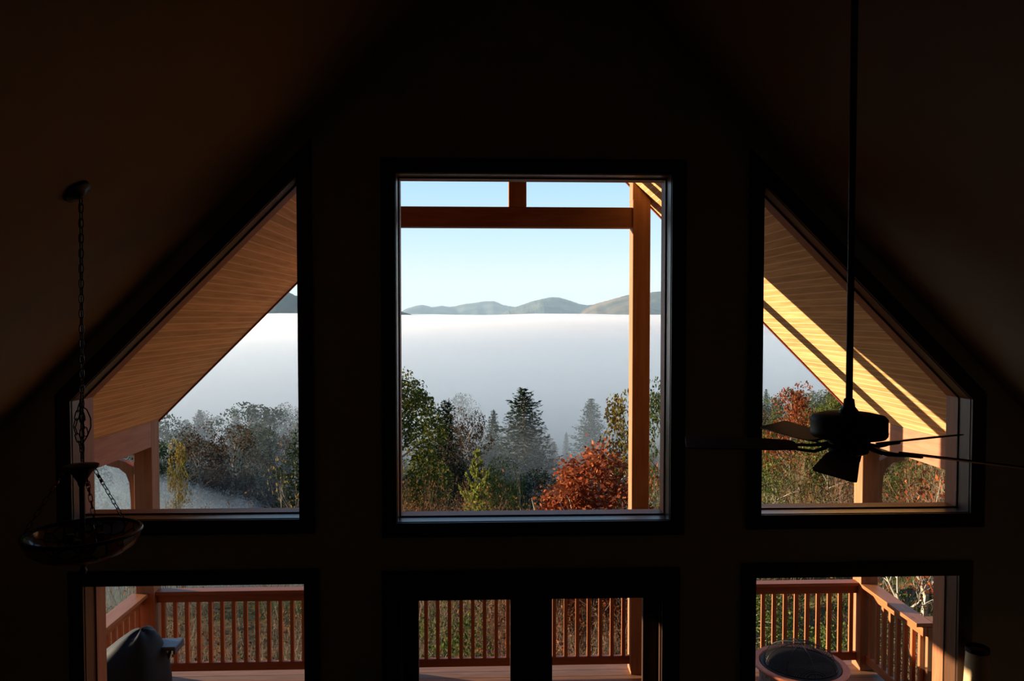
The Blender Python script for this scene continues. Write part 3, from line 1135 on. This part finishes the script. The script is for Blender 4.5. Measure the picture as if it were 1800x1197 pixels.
def slab(name, xs, y_list, mat, label, cat, seed=0, soft=8.0):
    """closed body; y_list rows of (y, bottom z, top z, half-width left, half-width right)"""
    rnd = random.Random(seed)
    p = [rnd.uniform(0, 6.28) for _ in range(6)]
    N = 60
    v, f = [], []
    R = len(y_list)
    for (y, zb, zt_, xl, xr) in y_list:
        for i in range(N + 1):
            x = xl + (xr - xl) * i / N
            amp = min(2.2 + max(0.0, y - 600) * 0.0011, abs(zt_ - zb) * 0.12)
            zz = zt_ + amp * (math.sin(x * 0.011 + y * 0.004 + p[0]) * 0.6 + math.sin(x * 0.023 - y * 0.009 + p[1]) * 0.4)
            edge = min(1.0, min(i, N - i) / soft)
            v.append((x, y, zb + (zz - zb) * (edge ** 0.7)))
    top = len(v)
    for (y, zb, zt_, xl, xr) in y_list:
        for i in range(N + 1):
            x = xl + (xr - xl) * i / N
            v.append((x, y, zb - 0.5))
    for j in range(R - 1):
        for i in range(N):
            a = j * (N + 1) + i
            f.append((a, a + 1, a + N + 2, a + N + 1))
            f.append((top + a, top + a + N + 1, top + a + N + 2, top + a + 1))
        a, b = j * (N + 1), (j + 1) * (N + 1)
        f.append((a, b, top + b, top + a))
        a, b = a + N, b + N
        f.append((a, top + a, top + b, b))
    for i in range(N):
        f.append((i, top + i, top + i + 1, i + 1))
        a = (R - 1) * (N + 1) + i
        f.append((a, a + 1, top + a + 1, top + a))
    g_ = MB()
    g_.v, g_.f = v, f
    o = whole(g_, name, mat, ((y_list[0][3] + y_list[0][4]) / 2, y_list[0][0], y_list[0][1]), False)
    return tag(o, label, cat, kind='stuff')


FOG_D, MIST_D, HAZE_D = 0.012, 0.0150, 0.0045
slab('fog_bank', None, [(125, -52, -46, -250, 250), (165, -53, -37, -300, 300), (210, -54, -29, -380, 380), (270, -55, -19, -460, 460), (340, -56, -9, -600, 600), (430, -60, -1.5, -800, 800),
                        (700, -62, 1.0, -1400, 1400), (1300, -66, 3.0, -2600, 2600), (2600, -68, 7.0, -5200, 5200), (4200, -70, 12.0, -8000, 8000)],
     vol_mat('fog', FOG_D, (0.938, 0.950, 0.970), 0.48), 'white morning fog bank filling the valley below the mountains', 'fog', 1)
ab = slab('mountain_haze', None, [(700, -10, 40, -2200, 2200), (1500, -10, 130, -3600, 3600), (5400, -10, 170, -8500, 8500)],
          vol_mat('mountain_air', 0.00016, (0.62, 0.84, 1.0), 0.0), 'blue morning haze between the fog and the far mountains', 'haze', 5)
slab('valley_haze', None, [(52, -22, -21, -150, 70), (72, -32, -13, -190, 90), (105, -37, -9.5, -240, 120), (150, -42, -9, -320, 150), (220, -46, -9, -440, 190), (400, -50, -7, -640, 260)],
     vol_mat('haze', HAZE_D, (0.66, 0.80, 0.93), 0.0), 'thin bluish haze over the dark middle forest', 'haze', 2)
slab('morning_mist', None, [(11, -9.5, -8.8, -40, 1), (16, -11, -5.6, -52, 1), (24, -12, -3.4, -70, 0), (40, -17, -3.0, -100, -1), (60, -23, -4, -130, -4), (95, -32, -10, -160, -10)],
     vol_mat('mist', MIST_D, (0.80, 0.92, 0.96), 0.0), 'pale mist drifting over the brush on the left', 'mist', 3, 28.0)

# ------------------------------------------------------------------ trees: mesh makers
def quads(centers, size, rnd, up=0.0, aspect=0.6, dirs=None):
    """one small leaf card per centre"""
    n = len(centers)
    c = np.asarray(centers, float)
    nr = rnd.normal(size=(n, 3))
    nr[:, 2] += up
    nr /= np.linalg.norm(nr, axis=1)[:, None]
    if dirs is None:
        t = rnd.normal(size=(n, 3))
    else:
        t = np.asarray(dirs, float) + rnd.normal(size=(n, 3)) * 0.25
    t -= nr * np.sum(t * nr, axis=1)[:, None]
    t /= np.linalg.norm(t, axis=1)[:, None] + 1e-9
    b = np.cross(nr, t)
    s = size * rnd.uniform(0.6, 1.3, size=(n, 1))
    t = t * s
    b = b * s * aspect
    v = np.empty((n, 4, 3))
    v[:, 0] = c - t
    v[:, 1] = c - b * 0.9 + t * 0.1
    v[:, 2] = c + t
    v[:, 3] = c + b * 0.9 + t * 0.1
    return v.reshape(-1, 3)


def quad_mesh(name, verts, mat):
    n = len(verts) // 4
    me = bpy.data.meshes.new(name)
    me.vertices.add(n * 4)
    me.vertices.foreach_set('co', np.asarray(verts, np.float32).ravel())
    me.loops.add(n * 4)
    me.loops.foreach_set('vertex_index', np.arange(n * 4, dtype=np.int32))
    me.polygons.add(n)
    me.polygons.foreach_set('loop_start', np.arange(0, n * 4, 4, dtype=np.int32))
    me.materials.append(mat)
    me.update(calc_edges=True)
    me.validate()
    return me


def mesh_of(name, mb, mat):
    me = bpy.data.meshes.new(name)
    me.from_pydata(mb.v, [], mb.f)
    me.materials.append(mat)
    me.update()
    return me


def limb(mb, tips, p, d, L, r, depth, rnd, spread=0.6, grav=0.0, sides=5, kids_=(2, 4), shrink=0.66):
    n = 4
    pts, rs = [Vector(p)], [r]
    q = Vector(p)
    dd = Vector(d).normalized()
    for i in range(n):
        dd = (dd + Vector((rnd.gauss(0, 0.13), rnd.gauss(0, 0.13), rnd.gauss(0, 0.10) + grav))).normalized()
        q = q + dd * (L / n)
        pts.append(q.copy())
        rs.append(r * (1 - 0.55 * (i + 1) / n))
    mb.tube(pts, rs, sides if depth > 1 else 3, False)
    tips.append((q.copy(), dd.copy(), depth))
    if depth <= 0:
        return
    for k in range(rnd.randint(*kids_)):
        t = rnd.uniform(0.35, 1.0)
        i = min(n - 1, int(t * n))
        b = pts[i].lerp(pts[i + 1], t * n - i)
        a = Vector((rnd.gauss(0, 1), rnd.gauss(0, 1), rnd.gauss(0, 1)))
        a -= dd * a.dot(dd)
        a.normalize()
        nd = (dd + a * rnd.uniform(spread * 0.6, spread * 1.4)).normalized()
        limb(mb, tips, b, nd, L * rnd.uniform(shrink - 0.12, shrink + 0.1), rs[i] * 0.6, depth - 1, rnd, spread, grav, sides, kids_, shrink)


def broadleaf(seed, h=1.0, wid=0.3, n=2600, size=0.022, low=0.25, lump=34, gap=1.0):
    """unit-height tree: crown verts and trunk mesh builder"""
    rnd = np.random.default_rng(seed)
    pr_ = random.Random(seed)
    cl = []
    for k in range(lump):
        z = low + (1 - low) * (k + 0.5) / lump
        u = (z - low) / (1 - low)
        rad = wid * math.sqrt(max(0.03, math.sin(PI * min(0.98, 0.12 + 0.84 * u)))) * rnd.uniform(0.45, 1.0)
        a = rnd.uniform(0, 6.28)
        cl.append((rad * math.cos(a), rad * math.sin(a), z, rnd.uniform(0.22, 0.42) * wid))
    pts = []
    per = n // lump
    for (x, y_, z, s) in cl:
        q = rnd.normal(size=(per, 3))
        q /= np.linalg.norm(q, axis=1)[:, None]
        q *= (rnd.uniform(0.4, 1.0, size=(per, 1)) ** 0.5) * s * np.array([[1.0, 1.0, 0.75]])
        pts.append(q + np.array([[x, y_, z]]))
    pts = np.concatenate(pts)
    mb = MB()
    mb.tube([(0, 0, 0), (0.008, 0.004, low), (0, 0.01, 0.6), (0.0, 0, 0.92)], [0.016, 0.013, 0.008, 0.002], 6)
    for (x, y_, z, s) in cl[::2]:
        mb.tube([(0, 0, z - 0.12), (x * 0.5, y_ * 0.5, z - 0.05), (x, y_, z)], [0.006, 0.004, 0.001], 4)
    return quads(pts, size, rnd, 0.4, 0.7), mb


def conifer(seed, wid=0.22, n_whorl=22, size=0.02, top=0.02, low=0.08, droop=0.25, dens=26):
    rnd = np.random.default_rng(seed)
    mb = MB()
    mb.tube([(0, 0, 0), (0, 0, 0.5), (0, 0, 0.99)], [0.014, 0.009, 0.001], 6)
    P, D = [], []
    for w in range(n_whorl):
        z = low + (1 - low - top) * (w + 0.5) / n_whorl
        u = (z - low) / (1 - low)
        L = wid * (1 - u) ** 0.75 * rnd.uniform(0.8, 1.1) + 0.012
        k = int(rnd.integers(5, 8))
        a0 = rnd.uniform(0, 6.28)
        for i in range(k):
            a = a0 + 2 * PI * i / k + rnd.uniform(-0.25, 0.25)
            l_ = L * rnd.uniform(0.7, 1.15)
            m_ = max(5, int(dens * l_ / wid))
            t = rnd.uniform(0.12, 1.0, size=m_)
            side = rnd.normal(size=m_) * 0.16 * l_ * (1.1 - t * 0.6)
            x = np.cos(a) * t * l_ - np.sin(a) * side
            y_ = np.sin(a) * t * l_ + np.cos(a) * side
            zz = z + 0.03 - droop * l_ * t + 0.28 * l_ * t ** 3 + rnd.normal(size=m_) * 0.004
            zz = zz + rnd.normal(size=m_) * 0.006
            P.append(np.stack([x, y_, zz], 1))
            D.append(np.stack([np.cos(a) + 0 * t, np.sin(a) + 0 * t, -0.2 + 0.6 * t], 1))
            mb.tube([(0, 0, z + 0.03), (math.cos(a) * l_ * 0.6, math.sin(a) * l_ * 0.6, z + 0.03 - droop * l_ * 0.6 + 0.28 * l_ * 0.216), (math.cos(a) * l_, math.sin(a) * l_, z + 0.03 - droop * l_ + 0.28 * l_)], [0.003, 0.002, 0.0005], 3, False)
    return quads(np.concatenate(P), size, rnd, 1.2, 0.42, np.concatenate(D)), mb


def bare(seed, stems=6, depth=3, spread=0.45, r=0.010, L=0.42, sprout=0.25, leaf=0, lsize=0.02, kids_=(2, 4)):
    rnd = random.Random(seed)
    nr = np.random.default_rng(seed)
    mb = MB()
    tips = []
    for k in range(stems):
        a = rnd.uniform(0, 6.28)
        d = Vector((math.cos(a) * sprout, math.sin(a) * sprout, 1))
        limb(mb, tips, (0.04 * math.cos(a) * stems ** 0.5 * 0.4, 0.04 * math.sin(a) * stems ** 0.5 * 0.4, 0), d, L * rnd.uniform(0.8, 1.1), r * rnd.uniform(0.7, 1.1), depth, rnd, spread, 0.05, 5, kids_)
    zmax = max(p[0].z for p in tips)
    s = 1.0 / zmax
    mb.v = [(v[0] * s, v[1] * s, v[2] * s) for v in mb.v]
    lv = None
    if leaf:
        pts = []
        for (p, d, dep) in tips:
            if dep <= 1:
                for i in range(leaf):
                    pts.append(np.array(p) * s + nr.normal(size=3) * 0.03)
        lv = quads(np.array(pts), lsize, nr, 0.3, 0.6)
    return lv, mb


LEAF = {
    'olive': leaf_mat('olive_leaves', [(0.0, (0.043, 0.062, 0.012)), (0.5, (0.099, 0.112, 0.025)), (1.0, (0.174, 0.161, 0.043))]),
    'green': leaf_mat('green_leaves', [(0.0, (0.036, 0.055, 0.014)), (0.5, (0.085, 0.115, 0.028)), (1.0, (0.165, 0.185, 0.050))]),
    'lime': leaf_mat('yellow_green_needles', [(0.0, (0.087, 0.112, 0.019)), (0.5, (0.186, 0.211, 0.037)), (1.0, (0.298, 0.285, 0.068))]),
    'oak': leaf_mat('red_oak_leaves', [(0.0, (0.124, 0.031, 0.019)), (0.5, (0.285, 0.068, 0.028)), (1.0, (0.409, 0.143, 0.050))]),
    'rust': leaf_mat('rust_brown_leaves', [(0.0, (0.062, 0.031, 0.019)), (0.5, (0.149, 0.068, 0.031)), (1.0, (0.260, 0.124, 0.050))]),
    'gold': leaf_mat('golden_leaves', [(0.0, (0.136, 0.081, 0.019)), (0.5, (0.260, 0.161, 0.037)), (1.0, (0.223, 0.236, 0.056))]),
    'dark': leaf_mat('dark_evergreen_needles', [(0.0, (0.012, 0.025, 0.014)), (0.6, (0.028, 0.046, 0.024)), (1.0, (0.056, 0.074, 0.031))]),
    'brown': leaf_mat('dull_brown_leaves', [(0.0, (0.031, 0.025, 0.019)), (0.5, (0.062, 0.046, 0.031)), (1.0, (0.099, 0.062, 0.037))]),
}
PROTO = {}


def proto(key, gen, leafmat, barkmat):
    lv, mb = gen
    PROTO[key] = (quad_mesh(key + '_crown', lv, LEAF[leafmat]) if lv is not None else None, mesh_of(key + '_trunk', mb, M[barkmat]))


for s in range(3):
    proto('olive%d' % s, broadleaf(10 + s, wid=0.26, n=8000, size=0.0095, low=0.22, lump=60), 'olive', 'bark')
    proto('green%d' % s, broadleaf(20 + s, wid=0.30, n=8000, size=0.010, low=0.12, lump=60), 'green', 'bark')
    proto('brown%d' % s, broadleaf(30 + s, wid=0.32, n=5200, size=0.010, low=0.25, lump=50), 'brown', 'bark')
    proto('darkround%d' % s, broadleaf(40 + s, wid=0.32, n=7000, size=0.011, low=0.12, lump=50), 'dark', 'bark')
    proto('rust%d' % s, broadleaf(50 + s, wid=0.28, n=3200, size=0.015, low=0.15, lump=34), 'rust', 'bark')
    proto('spruce%d' % s, conifer(60 + s, wid=0.26, n_whorl=46, size=0.0115, dens=60), 'dark', 'bark')
    proto('bush%d' % s, bare(80 + s, 15, 3, 0.42, 0.0045, 0.40, 0.40), None, 'twig')
    proto('redbush%d' % s, bare(90 + s, 13, 3, 0.45, 0.0045, 0.40, 0.42, 2, 0.012), 'rust', 'redtwig')
    proto('shrub%d' % s, broadleaf(100 + s, wid=0.5, n=7000, size=0.011, low=0.02, lump=50), 'green', 'bark')
proto('pine', conifer(64, wid=0.27, n_whorl=38, size=0.013, droop=0.12, dens=70, low=0.15), 'dark', 'bark')
proto('limepine', conifer(66, wid=0.36, n_whorl=11, size=0.030, droop=-0.25, dens=46, low=0.25), 'lime', 'bark')
proto('gold', broadleaf(67, wid=0.24, n=3600, size=0.013, low=0.15, lump=50), 'gold', 'palebark')
proto('bigoak', bare(70, 1, 5, 0.62, 0.022, 0.40, 0.1, 4, 0.014, (3, 4)), 'oak', 'palebark')
proto('sapling', bare(72, 2, 4, 0.45, 0.010, 0.42, 0.12, 1, 0.010, (2, 4)), 'gold', 'palebark')
proto('bareoak', bare(73, 1, 5, 0.66, 0.020, 0.40, 0.1, 2, 0.011, (2, 4)), 'oak', 'palebark')


def plant(name, key, x, y, top, wid, label, cat, group=None, rz=None, z0=None):
    """wid scales the crown sideways relative to the height"""
    global PN
    crown, trunk = PROTO[key]
    z = ground(x, y) - 0.15 if z0 is None else z0
    h = top - z
    o = empty(name, (x, y, z), (x * 37.7 + y * 11.3) % 6.28 if rz is None else rz)
    if crown is not None:
        c = bpy.data.objects.new('crown', crown)
        COL.objects.link(c)
        c.parent = o
        c.scale = (h * wid, h * wid, h)
    t = bpy.data.objects.new('trunk' if crown is not None else 'stems', trunk)
    COL.objects.link(t)
    t.parent = o
    t.scale = (h * wid, h * wid, h)
    return tag(o, label, cat, group)


proto('redmaple', broadleaf(77, wid=0.30, n=6000, size=0.011, low=0.15, lump=50), 'oak', 'bark')

# red oak: a dense pyramid of leaves
def red_pyramid():
    rnd = np.random.default_rng(7)
    cl, n = 300, 30000
    pts = []
    for k in range(cl):
        z = 0.12 + 0.86 * (1 - math.sqrt(rnd.uniform(0, 1)))
        rad = 0.44 * (1.0 - z) ** 0.75 * rnd.uniform(0.55, 1.0)
        a = rnd.uniform(0, 6.28)
        q = rnd.normal(size=(n // cl, 3)) * 0.028
        pts.append(q + np.array([[rad * math.cos(a), rad * math.sin(a), z]]))
    mb = MB()
    rr = random.Random(3)
    tips = []
    mb.tube([(0, 0, 0), (0.01, 0, 0.4), (0, 0, 0.93)], [0.018, 0.012, 0.003], 7)
    for k in range(22):
        z = 0.12 + 0.7 * k / 22
        a = rr.uniform(0, 6.28)
        L = 0.42 * (1 - z) ** 0.8
        limb(mb, tips, (0, 0, z), (math.cos(a), math.sin(a), 0.5), L, 0.006, 1, rr, 0.5, 0.02, 4)
    return quads(np.concatenate(pts), 0.011, rnd, 0.3, 0.7), mb


proto('redoak', red_pyramid(), 'oak', 'palebark')

# ------------------------------------------------------------------ trees: the ones that can be told apart
proto('bigolive', broadleaf(15, wid=0.26, n=20000, size=0.0085, low=0.15, lump=95), 'olive', 'bark')
plant('tulip_tree', 'bigolive', -4.9, 42, -3.55, 0.95, 'tall olive-green leafy tree at the left edge of the centre window', 'tree')
plant('pine_tree', 'pine', -3.85, 76, -8.7, 0.9, 'dark green pine just right of the tall olive-green tree', 'tree')
plant('maple_tree', 'brown0', -1.5, 70, -9.3, 0.55, 'dark brown round-headed tree in front of a hazy grey one', 'tree')
plant('oak_tree', 'brown1', -5.2, 190, -20.3, 0.9, 'large pale hazy tree rising into the fog left of centre', 'tree')
plant('spruce_tree', 'spruce1', 1.25, 102, -12.9, 0.75, 'slim dark spruce left of the tallest layered spruce', 'tree')
plant('spruce_tree', 'spruce0', 4.95, 95, -9.2, 1.4, 'tallest layered dark spruce, middle of the centre window against the fog', 'tree')
plant('spruce_tree', 'spruce2', 18.8, 132, -14.6, 1.35, 'small hazy spruce top between the tallest spruce and the sunlit post', 'tree')
plant('red_oak', 'redoak', 2.95, 19.2, -2.95, 1.12, 'bright orange-red oak, pyramid of leaves beside the sunlit porch post', 'tree')
plant('pine_sapling', 'limepine', -0.25, 26.5, -4.75, 0.42, 'yellow-green young pine sunlit against the dark forest', 'tree')
plant('oak_tree', 'gold', 6.9, 37, -4.1, 0.60, 'golden and orange leafed tree directly left of the sunlit porch post', 'tree')
plant('green_tree', 'green1', 7.95, 33.5, -3.2, 0.50, 'tall green tree in the gap right of the sunlit porch post', 'tree')
plant('bare_tree', 'bareoak', 3.35, 17.4, -3.3, 0.42, 'pale-branched nearly bare tree tangled in the red oak', 'tree')
plant('birch_tree', 'gold', -17.9, 44.5, -7.6, 0.36, 'pale yellow misty tree beside the left corner post', 'tree')
plant('bare_bush', 'bush0', -5.65, 20.5, -4.15, 0.55, 'fan of pale bare branches low at the right of the left window', 'bush')
plant('orange_tree', 'sapling', -7.05, 30, -3.8, 0.5, 'thin tree with orange leaf sprays at the right edge of left window', 'tree')
plant('red_maple', 'redmaple', 16.5, 40, -4.0, 0.62, 'rusty red and green-topped tree on the right hillside above the fan blade', 'tree')
plant('sapling_tree', 'sapling', 9.9, 24.5, -4.05, 0.5, 'slender pale-stemmed sapling at the left of the right window', 'tree')
plant('oak_tree', 'bareoak', 8.3, 14.2, -2.2, 0.90, 'pale-limbed oak with scattered red leaves right of the corner post', 'tree')
plant('green_bush', 'shrub0', 10.6, 22.5, -6.0, 0.85, 'bright green bush at the bottom of the right window', 'bush')
plant('green_bush', 'shrub1', -0.72, 11.2, -4.55, 0.75, 'dense green bush behind the left french door railing', 'bush')
plant('green_bush', 'shrub2', 6.3, 13.6, -5.9, 1.0, 'green bush behind the sun-edged balusters of the right railing', 'bush')
plant('oak_shrub', 'redbush0', 2.3, 12.6, -5.55, 1.0, 'twiggy shrub with red leaves behind the right french door railing', 'bush')

# ------------------------------------------------------------------ trees: the forest
R = random.Random(11)


def skyline(a):
    """how far below eye level the tree tops stand, as a fraction of the distance"""
    if a < -0.2:
        return 0.112 + 0.05 * max(0, (-a - 0.30))
    if a < 0.3:
        return 0.146
    return 0.098


ZONES = [((-0.56, -0.205), 'left'), ((-0.15, 0.275), 'centre'), ((0.33, 0.68), 'right')]
NAMES = {'spruce': ('spruce_tree', 'dark evergreen'), 'brown': ('oak_tree', 'dull brown leafy tree'), 'darkround': ('hemlock_tree', 'dark rounded tree'),
         'green': ('green_tree', 'green leafy tree'), 'olive': ('olive_tree', 'olive leafy tree'), 'rust': ('maple_tree', 'rust-leaved tree'),
         'bush': ('bare_bush', 'pale bare bush'), 'redbush': ('twiggy_bush', 'reddish twiggy bush'), 'shrub': ('green_bush', 'low green bush')}
NAMES['olive'] = ('poplar_tree', 'olive leafy tree')


ORD = ['leftmost', 'second from left', 'third from left', 'fourth from left', 'fifth from left', 'sixth from left', 'seventh from left', 'eighth from left', 'ninth from left', 'tenth from left',
       '11th from left', '12th from left', '13th from left', '14th from left', '15th from left', '16th from left', '17th from left', '18th from left']


def number(made, where):
    for d in sorted({m_[1] for m_ in made}):
        row = [m_ for m_ in sorted(made, key=lambda q: q[0]) if m_[1] == d]
        for i, (a, ds, o) in enumerate(row):
            if len(row) == 1:
                o['label'] = 'only %s %s' % (ds, where)
            elif i == len(row) - 1:
                o['label'] = 'rightmost %s %s' % (ds, where)
            else:
                o['label'] = '%s %s, %s' % (ds, where, ORD[i])


def scatter(zone, ya, yb, count, kinds, tops, wid, where, short=None):
    (a0, a1), zn = ZONES[zone]
    made = []
    for k in range(count):
        a = a0 + (a1 - a0) * ((k + R.random()) / count)
        t = R.random()
        y = ya + (yb - ya) * t
        x = a * y
        kd = R.choice(kinds)
        top = -(skyline(a) + R.uniform(*tops)) * y
        gz = ground(x, y)
        if top - gz < 2.5:
            top = gz + R.uniform(2.5, 5)
        if top - gz > 24:
            top = gz + 24
        key = kd + str(R.randrange(3))
        nm, ds = NAMES[kd]
        made.append((a, ds, plant(nm, key, x, y, top, R.uniform(*wid), None, 'tree', '%ss %s' % (ds, where))))
    number(made, where)


# far rows, half lost in the fog
scatter(1, 150, 215, 22, ['brown', 'brown', 'darkround', 'spruce'], (0.0, 0.02), (0.7, 1.1), 'at the foot of the distant fog')
scatter(0, 110, 170, 18, ['darkround', 'darkround', 'brown', 'spruce'], (0.0, 0.02), (0.8, 1.2), 'in the hazy wood behind the left window')
scatter(2, 85, 125, 22, ['green', 'olive', 'spruce', 'darkround'], (-0.008, 0.02), (0.6, 0.9), 'on the skyline of the right hillside')
# middle rows
scatter(1, 95, 145, 20, ['spruce', 'darkround', 'brown', 'brown'], (0.018, 0.05), (0.7, 1.1), 'in shaded forest behind centre window')
scatter(1, 60, 92, 18, ['darkround', 'brown', 'spruce', 'brown'], (0.055, 0.085), (0.7, 1.1), 'in the dark hollow below the layered spruce')
scatter(0, 62, 105, 18, ['darkround', 'darkround', 'brown', 'spruce'], (0.02, 0.07), (0.7, 1.1), 'in the misty hollow behind the left window')
scatter(2, 52, 82, 20, ['green', 'olive', 'rust', 'spruce', 'brown'], (0.012, 0.05), (0.6, 0.9), 'halfway down the right hillside')
scatter(2, 30, 50, 16, ['olive', 'rust', 'bush', 'brown', 'green'], (0.06, 0.10), (0.55, 0.9), 'low on the right hillside')


def brush(zone, ya, yb, count, kinds, hts, wid, where):
    (a0, a1), zn = ZONES[zone]
    made = []
    for k in range(count):
        a = a0 + (a1 - a0) * ((k + R.random()) / count)
        y = ya + (yb - ya) * R.random()
        x = a * y
        kd = R.choice(kinds)
        nm, ds = NAMES[kd]
        made.append((a, ds, plant(nm, kd + str(R.randrange(3)), x, y, ground(x, y) + R.uniform(*hts), R.uniform(*wid), None, 'bush', '%s %s' % (ds, where))))
    number(made, where)


brush(1, 28, 44, 22, ['bush', 'redbush', 'redbush', 'bush', 'shrub'], (4.6, 6.4), (0.4, 0.6), 'in the thicket below the dark forest')
brush(1, 17, 27, 24, ['bush', 'redbush', 'bush', 'redbush'], (3.2, 5.0), (0.45, 0.7), 'in the thicket above the centre sill')
brush(0, 22, 50, 16, ['bush', 'bush', 'redbush', 'bush'], (3.5, 5.6), (0.45, 0.7), 'in the misty thicket on the left')
brush(2, 16, 30, 26, ['bush', 'redbush', 'redbush', 'shrub'], (2.6, 4.6), (0.5, 0.8), 'in the sunny thicket on the right')
brush(1, 10.5, 16, 26, ['bush', 'redbush', 'bush', 'redbush'], (1.6, 2.8), (0.7, 1.1), 'just below the deck behind the doors')
brush(0, 10.5, 17, 20, ['bush', 'redbush', 'bush'], (1.6, 3.0), (0.7, 1.1), 'just below the deck on the left')
brush(2, 10.5, 15.5, 22, ['bush', 'redbush', 'bush', 'shrub'], (1.6, 2.8), (0.7, 1.1), 'just below the deck on the right')

# dead grass, fallen leaves and low stems covering the slope
rnd = np.random.default_rng(21)
n_ = 42000
yy = 9.5 + 34 * rnd.uniform(0, 1, n_) ** 1.7
xx = yy * rnd.uniform(-0.62, 0.72, n_)
zz = np.array([ground(float(a), float(b)) for a, b in zip(xx, yy)]) + rnd.uniform(0.0, 0.35, n_)
qv = quads(np.stack([xx, yy, zz], 1), 0.06, rnd, 0.0, 0.35)
ug = bpy.data.objects.new('undergrowth', quad_mesh('undergrowth', qv, leaf_mat('dead_grass_and_leaves', [(0.0, (0.03, 0.035, 0.012)), (0.4, (0.13, 0.09, 0.04)), (0.75, (0.22, 0.13, 0.06)), (1.0, (0.10, 0.14, 0.03))])))
COL.objects.link(ug)
tag(ug, 'dead grass and fallen leaves covering the slope below the deck', 'undergrowth', kind='stuff')
